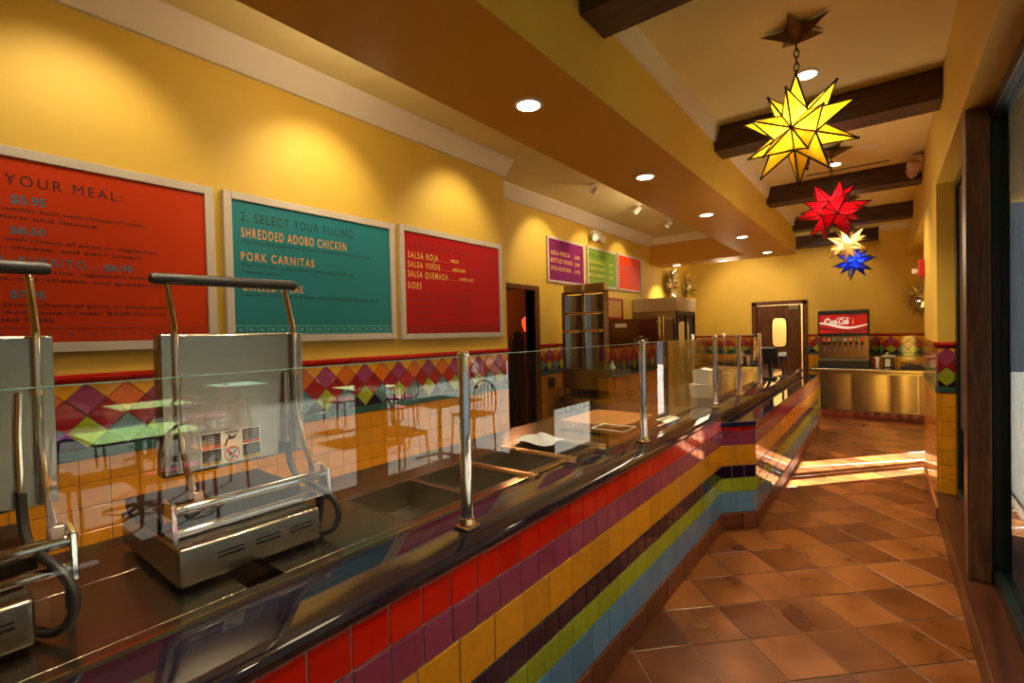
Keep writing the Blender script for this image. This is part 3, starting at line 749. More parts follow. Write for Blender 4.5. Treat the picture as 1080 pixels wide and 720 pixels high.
# small things on the counter
mb = MB(); t = thing('clear_bin', (-1.27, 2.64, .92), 'low clear plastic bin on the counter just before the second chrome post', 'bin')
for b in ((-1.38, -1.18, 2.535, 2.539, .921, 1.0), (-1.38, -1.18, 2.69, 2.694, .921, 1.0), (-1.38, -1.376, 2.539, 2.69, .921, 1.0), (-1.184, -1.18, 2.539, 2.69, .921, 1.0), (-1.376, -1.184, 2.539, 2.69, .921, .925)): mb.box(*b)
mb.build('tub', glass('clear plastic', (.92, .9, .85), gain=1.5), t)
mb = MB()
for a, b in (((-1.384, 2.531), (-1.176, 2.531)), ((-1.176, 2.531), (-1.176, 2.698)), ((-1.176, 2.698), (-1.384, 2.698)), ((-1.384, 2.698), (-1.384, 2.531))): mb.tube([(*a, 1.002), (*b, 1.002)], .004, 6)
mb.build('rim', pm('clear rim', (.7, .68, .6), .2), t)
mb = MB(); mb.box(-1.75, -1.30, 2.76, 3.28, .919, .985); tag(mb.build('cutting_board', wood('board wood', (.30, .13, .035), (.48, .23, .07), .35, 1, 2), bevel=.01), 'thick wooden cutting board on the counter beyond the clear bin', 'cutting board')
# crumpled towel
mb = MB(); n = 14; vs = []
for i in range(n):
    for j in range(n):
        a, b = i / (n - 1), j / (n - 1); e = math.sin(PI * a) * math.sin(PI * b)
        vs.append((-1.78 + a * .26 + .015 * math.sin(7 * b), 2.26 + b * .22 + .02 * math.sin(5 * a), .934 + .022 * e * (1 + .6 * math.sin(9 * a + 4 * b)) + .012 * random.random() * e))
mb.grid(vs, [(i * n + j, i * n + j + 1, (i + 1) * n + j + 1, (i + 1) * n + j) for i in range(n - 1) for j in range(n - 1)])
tag(mb.build('cloth_towel', pm('pale cloth', (.40, .41, .43), .9, var=.08, scale=40), sharp=80), 'crumpled pale cloth towel lying at the back of the last well', 'towel')
mb = MB(); mb.prism([(-1.325, 3.40, .921), (-1.305, 3.62, .921), (-1.20, 3.57, .921), (-1.21, 3.30, .921)], (0, 0, .003)); tag(mb.build('reflection_sheet', PAPER), 'white sheet standing in for a bright reflection behind the second chrome post', 'stand-in sheet')  # white sheet added in place of a window or lamp reflection
# container boxes
def carton(x0, x1, y0, y1, z0, z1, peak, lab):
    mb = MB(); k = .012
    vs = [(x0 + k, y0 + k, z0), (x1 - k, y0 + k, z0), (x1 - k, y1 - k, z0), (x0 + k, y1 - k, z0), (x0, y0, z1), (x1, y0, z1), (x1, y1, z1), (x0, y1, z1)]
    mb.grid(vs, [(3, 2, 1, 0), (0, 1, 5, 4), (1, 2, 6, 5), (2, 3, 7, 6), (3, 0, 4, 7)])
    t = thing('takeout_carton', ((x0 + x1) / 2, (y0 + y1) / 2, z0), lab, 'carton', 'cartons behind the guard')
    mb.build('body', PAPER, t)
    mb = MB(); xm = (x0 + x1) / 2
    mb.grid([(x0, y0, z1), (x1, y0, z1), (x1, y1, z1), (x0, y1, z1), (xm, y0, z1 + peak), (xm, y1, z1 + peak)], [(0, 1, 4), (1, 2, 5, 4), (2, 3, 5), (3, 0, 4, 5)]); mb.build('lid_flaps', PAPER, t)
carton(-1.50, -1.29, 4.70, 4.90, .919, 1.045, .004, 'wide white takeout carton on the counter under another carton')
carton(-1.475, -1.315, 4.72, 4.88, 1.05, 1.18, .02, 'narrower white takeout carton stacked on the wide carton')
# stacks of clear cups
CUPG = glass('cup plastic', (.80, .78, .68), gain=6., rough=.15)
cups = [(-1.42, 5.30), (-1.33, 5.38), (-1.43, 5.46), (-1.30, 5.56), (-1.38, 5.62)]
for k, (x, y) in enumerate(cups):
    mb = MB(); hN = (7, 5, 8, 6, 7)[k]
    prof = [(.030, 0), (.036, .08)]
    for q in range(hN): prof += [(.039, .082 + q * .024), (.041, .092 + q * .024), (.036, .096 + q * .024)]
    mb.lathe(prof, (x, y, .919), n=16)
    tag(mb.build('cup_stack', CUPG), 'nested stack of clear plastic cups behind the guard glass', 'cups', 'stacks of clear cups')
# payment terminals
t = thing('payment_terminal', (-1.16, 6.85, .92), 'dark register screen on a stand at the far end of the counter', 'register')
mb = MB(); mb.box(-1.23, -1.09, 6.78, 6.92, .921, .945); mb.build('base', BLACK, t, bevel=.006)
mb = MB(); mb.tube([(-1.16, 6.85, .94), (-1.16, 6.87, 1.06), (-1.16, 6.85, 1.16)], .022, 10); mb.build('neck', BLACK, t)
mb = MB(); mb.obox((-1.16, 6.84, 1.22), ((.085, .02, 0), (-.004, .016, .012), (-.01, -.03, .105))); sc_ = mb.build('screen', BLACK, t, bevel=.008)
mb = MB(); mb.lathe([(.02, 0), (.03, .02), (.02, .03)], (-1.10, 6.80, .946)); mb.build('scanner', pm('grey plastic', (.3, .28, .26), .4), t)
t = thing('card_reader', (-1.085, 7.28, .92), 'slim dark card reader on a pole beside the register', 'card reader')
mb = MB(); mb.lathe([(.06, 0), (.055, .012), (.014, .02), (.013, .25)], (-1.085, 7.28, .921)); mb.build('pole', BLACK, t)
mb = MB(); mb.obox((-1.085, 7.275, 1.20), ((.05, 0, 0), (0, .03, .03), (0, -.015, .02))); mb.build('keypad', BLACK, t, bevel=.006)
# things on top of the second post: small sunburst-like clutter on the box behind is handled later
# bright reflection on the counter: the white sheet above

# ------------------------------------------------------------------ kitchen equipment
# display rack on a steel stand
t = thing('rack_stand', (-2.85, 5.3, 0), 'pale steel stand with open shelf carrying the tall display rack', 'stand')
mb = MB(); mb.box(-3.22, -2.50, 5.12, 5.62, 1.06, 1.10); mb.build('top', STEEL2, t, bevel=.004)
mb = MB(); mb.box(-3.2, -2.52, 5.14, 5.17, .88, 1.06); mb.build('apron', STEEL2, t)
mb = MB(); mb.box(-3.22, -2.45, 5.08, 5.62, .70, .78); mb.build('shelf', STEEL2, t, bevel=.004)
for x in (-3.18, -2.54):
    for y in (5.16, 5.58):
        mb = MB(); mb.tube([(x, y, 0), (x, y, 1.06)], .02, 8); mb.build('leg', STEEL2, t)
t = thing('display_rack', (-2.85, 5.3, 1.1), 'tall two-bay steel display rack standing left of the back counter', 'rack')
mb = MB()
for x in (-3.19, -2.907, -2.625): mb.box(x - .012, x + .012, 5.16, 5.19, 1.10, 2.06)
mb.box(-3.2, -2.615, 5.16, 5.19, 2.04, 2.07); mb.build('frame', STEEL, t, bevel=.003)
# concave steel back panels, one per bay
for x0, x1 in ((-3.178, -2.919), (-2.895, -2.637)):
    for z0, z1 in ((1.12, 1.57), (1.60, 1.79), (1.82, 2.03)):
        mb = MB(); n = 10; vs = []
        for i in range(n + 1):
            a = i / n; x = x0 + (x1 - x0) * a; y = 5.20 + .06 * math.sin(PI * a)
            vs += [(x, y, z0), (x, y, z1)]
        mb.grid(vs, [(2 * i, 2 * i + 2, 2 * i + 3, 2 * i + 1) for i in range(n)]); mb.build('back_panel', pm('grey steel', (.34, .34, .31), .25, 1., var=.1), t)
for z in (1.585, 1.805):
    mb = MB(); mb.box(-3.19, -2.625, 5.165, 5.27, z - .008, z + .008); mb.build('shelf', STEEL2, t)
mb = MB(); mb.box(-3.19, -2.625, 5.165, 5.27, 1.101, 1.115); mb.box(-3.2, -3.185, 5.19, 5.27, 1.115, 2.06); mb.box(-2.63, -2.615, 5.19, 5.27, 1.115, 2.06); mb.box(-3.2, -2.615, 5.19, 5.27, 2.045, 2.06)
mb.build('shell', STEEL2, t)
for k, (x, w, c) in enumerate(((-3.1, .2, (.75, .45, .05)), (-2.92, .06, (.06, .2, .35)), (-2.85, .1, (.7, .3, .12)), (-2.73, .09, (.7, .03, .03)))):
    mb = MB(); mb.box(x - w / 2, x + w / 2, 5.158, 5.164, 1.575, 1.598); mb.build('shelf_tag', pm('tag%d' % k, c, .5), t)
t = thing('cardboard_box', (-2.75, 5.3, 2.07), 'long brown cardboard box lying on top of the display rack', 'box')
mb = MB(); mb.box(-3.18, -2.625, 5.175, 5.27, 2.071, 2.155); mb.build('carton', pm('cardboard', (.42, .25, .07), .75, var=.08), t, bevel=.003)
mb = MB(); mb.box(-2.92, -2.88, 5.173, 5.175, 2.072, 2.154); mb.build('tape', PAPER, t)
# crates added under the shelf to stand for a blue-white reflection
for k, (z, c, lab) in enumerate(((.13, (.05, .17, .42), 'blue crate standing in for a reflection, lower of the stack under the steel stand'), (.36, (.55, .60, .58), 'pale crate standing in for a reflection, on top of the blue crate'))):
    t = thing('reflection_crate', (-2.9, 5.35, z), lab, 'crate', 'reflection stand-ins under the rack stand'); cm = pm('reflection_crate%d' % k, c, .4)
    mb = MB(); x0, x1, y0, y1, h = -3.14, -2.60, 5.12, 5.55, .215
    for zz in (z, z + .07, z + .14, z + h - .015):
        mb.box(x0, x1, y0, y0 + .012, zz, zz + .02); mb.box(x0, x1, y1 - .012, y1, zz, zz + .02); mb.box(x0, x0 + .012, y0, y1, zz, zz + .02); mb.box(x1 - .012, x1, y0, y1, zz, zz + .02)
    for q in range(9):
        x = x0 + (x1 - x0 - .012) * q / 8; mb.box(x, x + .012, y0 + .001, y0 + .011, z, z + h); y = y0 + (y1 - y0 - .012) * q / 8; mb.box(x1 - .011, x1 - .001, y, y + .012, z, z + h)
    mb.box(x0, x1, y0, y1, z, z + .01); mb.build('reflection_basket', cm, t)
mb = MB(); mb.box(-3.2, -2.52, 5.1, 5.6, .10, .125); mb.tube([(-3.1, 5.2, .0), (-3.1, 5.2, .1)], .02); mb.tube([(-2.62, 5.2, .0), (-2.62, 5.2, .1)], .02); mb.tube([(-3.1, 5.5, .0), (-3.1, 5.5, .1)], .02); mb.tube([(-2.62, 5.5, .0), (-2.62, 5.5, .1)], .02)
tag(mb.build('added_dolly', BLACK), 'low dark base added under the stand-in crates', 'added_dolly')
# back counter with wooden doors
t = thing('back_counter', (-3.1, 6.6, 0), 'wooden back counter with dark top against the left wall', 'back counter')
mb = MB(); mb.box(-3.455, -2.79, 5.72, 7.82, .08, .955); mb.build('carcass', WOODC, t)
mb = MB(); mb.box(-3.455, -2.74, 5.66, 7.83, .956, .995); mb.build('top', pm('dark green stone', (.03, .035, .03), .15, var=.3, scale=40), t, bevel=.005)
mb = MB(); mb.box(-3.455, -2.83, 5.76, 7.82, 0, .08); mb.build('plinth', BLACK, t)
for k in range(4):
    y0 = 5.74 + k * .52; mb = MB(); mb.box(-2.79, -2.77, y0 + .006, y0 + .51, .12, .93); d = mb.build('door', WOODC, t, bevel=.004)
    mb = MB(); mb.box(-2.77, -2.765, y0 + .07, y0 + .44, .2, .85); mb.build('door_panel', WOODD, d, bevel=.003)
    mb = MB(); mb.tube([(-2.755, y0 + .46, .62), (-2.755, y0 + .46, .76)], .006, 8); mb.build('handle', STEEL, d)
mb = MB(); mb.lathe([(.035, 0), (.04, .03), (.04, .10), (.018, .15), (.016, .18), (.02, .185)], (-2.86, 5.84, .996)); tag(mb.build('soap_bottle', pm('pale green plastic', (.35, .5, .36), .3), sharp=50), 'pale green squeeze bottle at the near end of the back counter', 'bottle')
mb = MB(); mb.box(-2.98, -2.80, 6.02, 6.25, .996, 1.025); tag(mb.build('napkin_tray', PAPER, bevel=.004), 'flat pale tray of napkins on the back counter', 'tray')
# beverage / warming box
HB = pm('bronze tinted steel', (.13, .06, .022), .28, .7, var=.2, scale=3)
t = thing('warming_cabinet', (-3.05, 7.2, .996), 'brown steel warming cabinet on the back counter beside the fridge', 'warming cabinet')
mb = MB(); mb.box(-3.42, -2.64, 6.9, 7.55, .997, 1.755); mb.build('housing', HB, t, bevel=.006)
mb = MB(); mb.box(-3.38, -2.92, 6.885, 6.9, 1.35, 1.72); d = mb.build('door', HB, t, bevel=.004)
mb = MB(); mb.box(-3.31, -3.12, 6.881, 6.886, 1.63, 1.69); mb.build('label_plate', PAPER, d)
mb = MB(); mb.box(-2.9, -2.66, 6.885, 6.9, 1.5, 1.72); mb.build('control_panel', DRED, t)
mb = MB(); mb.box(-3.38, -2.66, 6.885, 6.9, 1.04, 1.31); mb.build('lower_panel', WOODD, t, bevel=.004)
for y in (6.86, 7.0):
    mb = MB(); mb.tube([(-2.6, y, 1.0), (-2.6, y, 1.78)], .016, 10); pl = mb.build('rail_post', CHROME, t)
    for z in (1.05, 1.40, 1.70): mb = MB(); mb.tube([(-2.64, y, z), (-2.585, y, z)], .012, 8); mb.build('bracket', CHROME, pl)
mb = MB(); mb.lathe([(.03, 0), (.032, .07), (.02, .085), (.022, .11)], (-2.98, 7.2, 1.756)); tag(mb.build('spice_jar', pm('brown jar', (.12, .05, .02), .3), sharp=50), 'small dark jar on top of the warming cabinet', 'jar')
# wire flowers of utensils on top, seen over the second post
t = thing('whisk_caddy', (-2.80, 6.65, .996), 'dark metal caddy of whisks and ladles on the back counter', 'utensil caddy')
mb = MB(); mb.lathe([(.05, 0), (.055, .16), (.05, .165)], (-2.82, 6.7, .997)); mb.build('crock', BLACK, t)
for k in range(6):
    a = k * 1.05; b = Vector((-2.82 + .09 * math.cos(a), 6.7 + .09 * math.sin(a), 1.40 + .04 * (k % 3)))
    mb = MB(); mb.tube([(-2.82 + .02 * math.cos(a), 6.7 + .02 * math.sin(a), 1.05), tuple(b)], .005, 6); mb.sphere(tuple(b), .04, 8, 0, (1, 1, .6)); mb.build('utensil', pm('aged steel %d' % k, (.12, .10, .08), .3, .9), t)
# cork board
t = thing('cork_board', (X2, 7.1, 1.76), 'small cork notice board in a red frame on the left wall', 'notice board')
mb = MB()
for b in ((6.72, 6.765, 1.76, 2.11), (7.43, 7.475, 1.76, 2.11), (6.765, 7.43, 1.76, 1.80), (6.765, 7.43, 2.07, 2.11)): mb.box(X2 + .002, X2 + .03, *b)
mb.build('frame', pm('red frame', (.36, .015, .012), .4), t)
mb = MB(); mb.box(X2 + .002, X2 + .018, 6.765, 7.43, 1.80, 2.07); mb.build('cork', pm('cork', (.62, .33, .09), .8, var=.2, scale=50), t)
mb = MB()
for k, (y, z) in enumerate(((6.86, 1.9), (6.98, 2.0), (7.1, 1.88), (7.2, 1.97), (7.32, 1.9))): mb.sphere((X2 + .022, y, z), .011, 8)
mb.build('push_pins', pm('green pins', (.1, .4, .15), .4), t)
mb = MB(); mb.box(X2 + .012, X2 + .022, 5.20, 5.36, .86, .99); tag(mb.build('wall_plate', pm('dark plate', (.10, .07, .04), .4, .5), bevel=.004), 'dark square outlet plate on the tiles beside the doorway', 'outlet plate')
# fridge
t = thing('merchandiser_fridge', (-3.07, 8.4, 0), 'tall steel fridge with glass doors under the two tin sunbursts', 'fridge')
mb = MB(); mb.box(-3.44, -2.72, 7.90, 8.84, .1, 1.90); mb.build('cabinet', STEEL2, t, bevel=.006)
mb = MB(); mb.box(-3.45, -2.69, 7.88, 8.86, 1.885, 2.115); mb.build('canopy', pm('tan metal', (.50, .40, .26), .4, .5, var=.05), t, bevel=.006)
mb = MB()
for b in ((7.9, 7.95), (8.345, 8.395), (8.79, 8.84)): mb.box(-2.72, -2.69, *b, .15, 1.88)
mb.box(-2.72, -2.69, 7.95, 8.79, 1.82, 1.88); mb.box(-2.72, -2.69, 7.95, 8.79, .15, .25); mb.build('door_frame', BLACK, t)
for b in ((7.95, 8.345), (8.395, 8.79)):
    mb = MB(); mb.box(-2.712, -2.708, *b, .25, 1.82); d = mb.build('glass_door', pm('dark mirror glass', (.02, .02, .02), .03, 0, spec=1.), t)
    mb = MB(); mb.tube([(-2.675, b[0] + .05, .9), (-2.675, b[0] + .05, 1.3)], .01, 8); mb.build('handle', CHROME, d)
for x in (-3.38, -2.8):
    for y in (7.96, 8.78): mb = MB(); mb.lathe([(.03, 0), (.03, .1)], (x, y, 0)); mb.build('foot', BLACK, t)

# sunbursts
TIN = pm('polished tin', (.80, .75, .66), .14, 1., var=.15, scale=20)
MIR = pm('small mirror', (.9, .88, .82), .02, 1.)
def sunburst(loc, n, R, r0, spikes, lab):
    t = thing('sunburst_mirror', loc, lab, 'mirror', 'tin sunburst mirrors'); c = Vector(loc); n = Vector(n); a = Vector((-n.y, n.x, 0)); b = Vector((0, 0, 1))
    mb = MB()
    for k in range(spikes):
        for lay, (RR, w, dz, ph) in enumerate(((R, .16, .03, 0), (R * .8, .16, .055, .5))):
            th = 2 * PI * (k + ph) / spikes; d = a * math.cos(th) + b * math.sin(th); q = a * -math.sin(th) + b * math.cos(th)
            tip = c + d * RR + n * (dz + .11); p0 = c + d * r0 * .9 + n * dz
            wd = q * (r0 * PI / spikes * 1.25); rise = n * .03
            mb.grid([p0 - wd, p0 + wd, p0 + rise, tip, p0 - n * .02], [(0, 2, 3), (2, 1, 3), (1, 4, 3), (4, 0, 3)])
    mb.build('spikes', TIN, t)
    mb = MB(); mb.lathe([(r0 * 1.08, -.0), (r0 * 1.08, .06), (r0 * .98, .075), (r0 * .95, .06)], c, n, 28); rg = mb.build('rim', TIN, t)
    mb = MB(); mb.lathe([(r0 * .96, .058), (r0 * .5, .066), (.01, .07)], c, n, 28); mb.build('mirror', MIR, rg)
    return t
sunburst((X2 + .01, 9.62, 2.50), (1, 0, 0), .34, .15, 11, 'tin sunburst mirror above the fridge, the nearer of the pair')
sunburst((X2 + .01, 10.70, 2.52), (1, 0, 0), .37, .17, 11, 'tin sunburst mirror above the fridge, nearer the far wall')
sunburst((.52, YFR - .01, 1.97), (0, -1, 0), .31, .13, 18, 'silver sunburst mirror on the far wall, half hidden by the tiled pier')
# fire alarm strobe
t = thing('fire_alarm', (XR, 6.56, 2.14), 'red fire alarm strobe on the edge of the right pier', 'fire alarm')
mb = MB(); mb.box(XR - .05, XR, 6.50, 6.64, 2.06, 2.24); mb.build('body', pm('alarm red', (.55, .02, .015), .4), t, bevel=.008)
mb = MB(); mb.box(XR - .10, XR - .05, 6.53, 6.60, 2.10, 2.15); mb.build('strobe', WHITE, t, bevel=.006)
# passage lamp
t = thing('hanging_lamp', (-4.3, 5.25, 2.6), 'small glowing red lamp seen through the brown doorway', 'lamp')
mb = MB(); mb.lathe([(.05, 0), (.085, .10), (.085, .18), (.03, .22)], (-4.2, 5.80, 1.60)); mb.build('shade', emis('red lamp glow', (.9, .08, .02), 1.2), t)
mb = MB(); mb.tube([(-4.2, 5.80, 1.8), (-4.2, 5.80, 2.6)], .006, 6); mb.build('cord', BLACK, t)
mb = MB(); n = 9
prf = [(-4.6, 6.03 + .17 * math.cos(PI * k / n), 1.44 + .17 * math.sin(PI * k / n)) for k in range(n + 1)] + [(-4.6, 5.86, .0), (-4.6, 6.20, .0)]
mb.prism(prf, (.05, 0, 0)); tag(mb.build('coat_panel', BLACK, bevel=.02), 'dark rounded shape standing inside the brown doorway', 'panel')

# ------------------------------------------------------------------ far steel counter + soda machine
YS = 9.95
t = thing('drink_counter', (-.1, 10.4, 0), 'stainless steel drink counter along the far wall', 'steel counter')
mb = MB(); mb.box(-.91, .78, YS + .02, YFR - .01, .14, .79); mb.box(-.91, -.09, YFR - .02, YF - .02, .14, .79); mb.build('cabinet', STEEL2, t)
mb = MB(); mb.box(-1.06, .79, YS - .04, YFR - .005, .79, .85); mb.box(-1.06, -.085, YFR - .01, YF - .015, .79, .85); mb.build('top', STEEL2, t, bevel=.012, segs=3)
for k, (x0, x1) in enumerate(((-.90, -.47), (-.46, .02), (.05, .40), (.41, .76))):
    mb = MB(); n = 8; vs = []
    for i in range(n + 1):
        a = i / n; x = x0 + .005 + (x1 - x0 - .01) * a; y = YS + .012 - .012 * math.sin(PI * a)
        vs += [(x, y, .155), (x, y, .755)]
    mb.grid(vs, [(2 * i, 2 * i + 2, 2 * i + 3, 2 * i + 1) for i in range(n)]); d = mb.build('door', STEEL2, t)
    mb = MB(); mb.box(x0 + .15, x0 + .25, YS - .012, YS + .0, .742, .757); mb.build('handle', STEEL, d)
mb = MB(); mb.box(-.90, .78, YS + .03, YS + .06, 0, .14)
x = -.9
while x < .75: mb.tile([(x, YS + .03, .0), (x + .15, YS + .03, .0), (x + .15, YS + .03, .135), (x, YS + .03, .135)], (0, -1, 0), .006, 1, .002); x += .15
mb.build('tile_kick', [GROUTD, pm('red brown kick tile', (.17, .030, .020), .25, island=.15)], t)
# soda dispenser
YD = 10.12
t = thing('soda_dispenser', (-.58, 10.4, .85), 'soda fountain dispenser with a lit red and white brand sign', 'soda dispenser')
DX0, DX1 = -.95, -.22
mb = MB(); mb.box(DX0, DX1, YD + .10, 10.75, .856, 1.40); mb.build('body', STEEL2, t, bevel=.01)
mb = MB(); mb.box(DX0, DX1, YD - .06, 10.74, .853, .985); tr = mb.build('drip_tray', BLACK, t, bevel=.01)
mb = MB(); mb.box(DX0, DX1, YD - .02, 10.74, 1.40, 1.85); mb.build('sign_box', BLACK, t, bevel=.02, segs=3)
mb = MB(); ys_ = YD - .026
REDL = emis('lit red sign', (.50, .006, .006), .25); WHL = emis('lit white', (.85, .82, .78), .25); DKR = emis('dark red sign', (.22, .006, .008), .25); AMB_ = emis('amber sign', (.8, .35, .05), .4)
sx0, sx1, sz0, sz1 = DX0 + .025, DX1 - .02, 1.455, 1.775
mb.box(sx0, sx1, ys_, ys_ + .01, sz0, sz1, 0)
sp = mb.build('sign_panel', [REDL], t)
mb = MB()
# white ribbon
def ribbon(mb, fz, th, m, d, n=24, a0=0., a1=1.):
    for i in range(n):
        a, b = a0 + (a1 - a0) * i / n, a0 + (a1 - a0) * (i + 1) / n; xa, xb = sx0 + (sx1 - sx0) * a, sx0 + (sx1 - sx0) * b
        mb.face([(xa, ys_ - d, fz(a)), (xb, ys_ - d, fz(b)), (xb, ys_ - d, fz(b) + th(b)), (xa, ys_ - d, fz(a) + th(a))], m)
wz = lambda a: sz0 + .115 + .045 * math.cos(2.2 * PI * a * .72 + .15) * (1) 
ribbon(mb, lambda a: sz0 + .03 + .03 * math.cos(4.6 * a + .3), lambda a: .05, 2, .001)
ribbon(mb, lambda a: sz1 - .05 + .03 * math.cos(4.2 * a + 2.4), lambda a: .03, 2, .001, a0=.55)
ribbon(mb, wz, lambda a: .050 * (1 - .55 * abs(2 * a - .75)) if a < .9 else .02, 1, .002)
ribbon(mb, lambda a: wz(a) - .022, lambda a: .008, 2, .0015)
# script wordmark
put_text(mb, 'Coca-Cola', (sx0 + .085, ys_ - .004, sz1 - .165), (1, 0, 0), (0, 0, 1), .345, .098, 1, shear=.42, bold=.035, sp=.86)
sw = [(sx0 + .10, sz1 - .158), (sx0 + .075, sz1 - .120), (sx0 + .095, sz1 - .070), (sx0 + .14, sz1 - .058), (sx0 + .15, sz1 - .075)]
mb.tube([(a, ys_ - .004, b) for a, b in sw], .007, 5, 1)
sw = [(sx0 + .255, sz1 - .150), (sx0 + .24, sz1 - .110), (sx0 + .27, sz1 - .065), (sx0 + .36, sz1 - .050), (sx0 + .43, sz1 - .062), (sx0 + .44, sz1 - .074)]
mb.tube([(a, ys_ - .004, b) for a, b in sw], .006, 5, 1)
bt = [(.48, -.16), (.495, -.16), (.496, -.125), (.490, -.10), (.4905, -.075), (.4845, -.075), (.485, -.10), (.479, -.125)]
mb.face([(sx0 + a, ys_ - .003, sz1 + b) for a, b in bt], 3)
mb.build('brand_mark', [REDL, WHL, DKR, AMB_], sp)
mb = MB(); mb.prism([(DX0 + .02, YD + .08, .985), (DX0 + .02, YD + .085, .99), (DX0 + .02, YD + .02, 1.40), (DX0 + .02, YD + .12, 1.40), (DX0 + .02, YD + .12, .985)], (DX1 - DX0 - .04, 0, 0)); mb.build('splash_panel', STEEL2, t)
for k in range(8):
    x = DX0 + .09 + k * .078
    mb = MB(); mb.box(x - .026, x + .026, YD - .05, YD + .03, 1.30, 1.38); v = mb.build('valve', STEEL, t, bevel=.006)
    mb = MB(); mb.box(x - .022, x + .022, YD - .054, YD - .049, 1.315, 1.365); mb.build('flavour_badge', [REDL, pm('badge%d' % k, ((.5, .45, .4), (.6, .2, .1), (.15, .3, .12), (.1, .1, .1))[k % 4], .4)][0 if k in (0, 7) else 1], v)
    mb = MB(); mb.lathe([(.012, 0), (.02, .06)], (x, YD - .01, 1.235)); mb.build('nozzle', BLACK, v)
    mb = MB(); mb.box(x - .008, x + .008, YD + .01, YD + .02, 1.14, 1.30); mb.build('lever', pm('lever', (.25, .25, .3), .3, .6), v)
# things on the steel counter
def papercup(x, y, z, lab, h=.16):
    t = thing('paper_cup', (x, y, z), lab, 'cup')
    mb = MB(); mb.lathe([(.036, 0), (.050, h), (.053, h + .003), (.050, h + .008)], (x, y, z + .001), n=18); c = mb.build('cup', pm('white cup', (.8, .76, .7), .5), t)
    mb = MB()
    for q in range(3):
        a0 = q * 2.1 + 1.2; n = 5
        for i in range(n):
            a, b = a0 + i * .2, a0 + (i + 1) * .2
            mb.face([(x + rr * math.cos(w), y + rr * math.sin(w), z + zz) for rr, w, zz in ((.0375, a, .01), (.0375, b, .01), (.0512, b, h - .004), (.0512, a, h - .004))])
    mb.build('red_stripes', pm('cup red', (.6, .03, .03), .5), c)
papercup(-.115, 10.35, .85, 'red and white striped paper cup on the steel drink counter', .17)
papercup(-2.06, 10.50, .955, 'red and white paper cup on the counter left of the swing door', .16)
t = thing('napkin_dispenser', (.03, 10.4, .85), 'black and white napkin dispenser on the steel drink counter', 'napkin dispenser')
mb = MB(); mb.box(-.04, .12, 10.33, 10.48, .851, 1.03); mb.build('case', BLACK, t, bevel=.008)
mb = MB(); mb.box(-.01, .06, 10.322, 10.33, .87, 1.0); mb.build('napkins', PAPER, t)
mb = MB(); mb.box(-.05, .13, 10.32, 10.49, 1.031, 1.06); mb.lathe([(.03, 0), (.02, .05)], (.02, 10.40, 1.06)); mb.build('straw_lid', pm('cream plastic', (.7, .6, .45), .5), t, bevel=.004)
t = thing('condiment_tray', (.36, 10.4, .85), 'dark tray heaped with lids and packets beside the napkin dispenser', 'tray')
mb = MB(); mb.box(.2, .56, 10.3, 10.55, .851, .885); mb.build('tray', BLACK, t, bevel=.006)
for k in range(7):
    mb = MB(); mb.lathe([(.04, 0), (.044, .012), (.03, .02)], (.25 + (k % 4) * .085, 10.36 + (k // 4) * .1, .886 + (k % 3) * .018)); mb.build('lid', (pm('lid%d' % k, ((.55, .5, .45), (.15, .13, .12), (.6, .35, .05))[k % 3], .35)), t)
# far left steel side counter
t = thing('side_counter', (-2.6, 10.8, 0), 'steel side counter left of the swing door', 'steel counter')
mb = MB(); mb.box(-3.42, -1.83, 10.42, YF - .02, .1, .91); mb.build('cabinet', STEEL2, t)
mb = MB(); mb.box(-3.44, -1.80, 10.38, YF - .015, .91, .955); mb.build('top', STEEL2, t, bevel=.006)
for x in (-3.36, -2.62, -1.9):
    for y in (10.48, 11.1): mb = MB(); mb.tube([(x, y, 0), (x, y, .1)], .02, 8); mb.build('foot', BLACK, t)

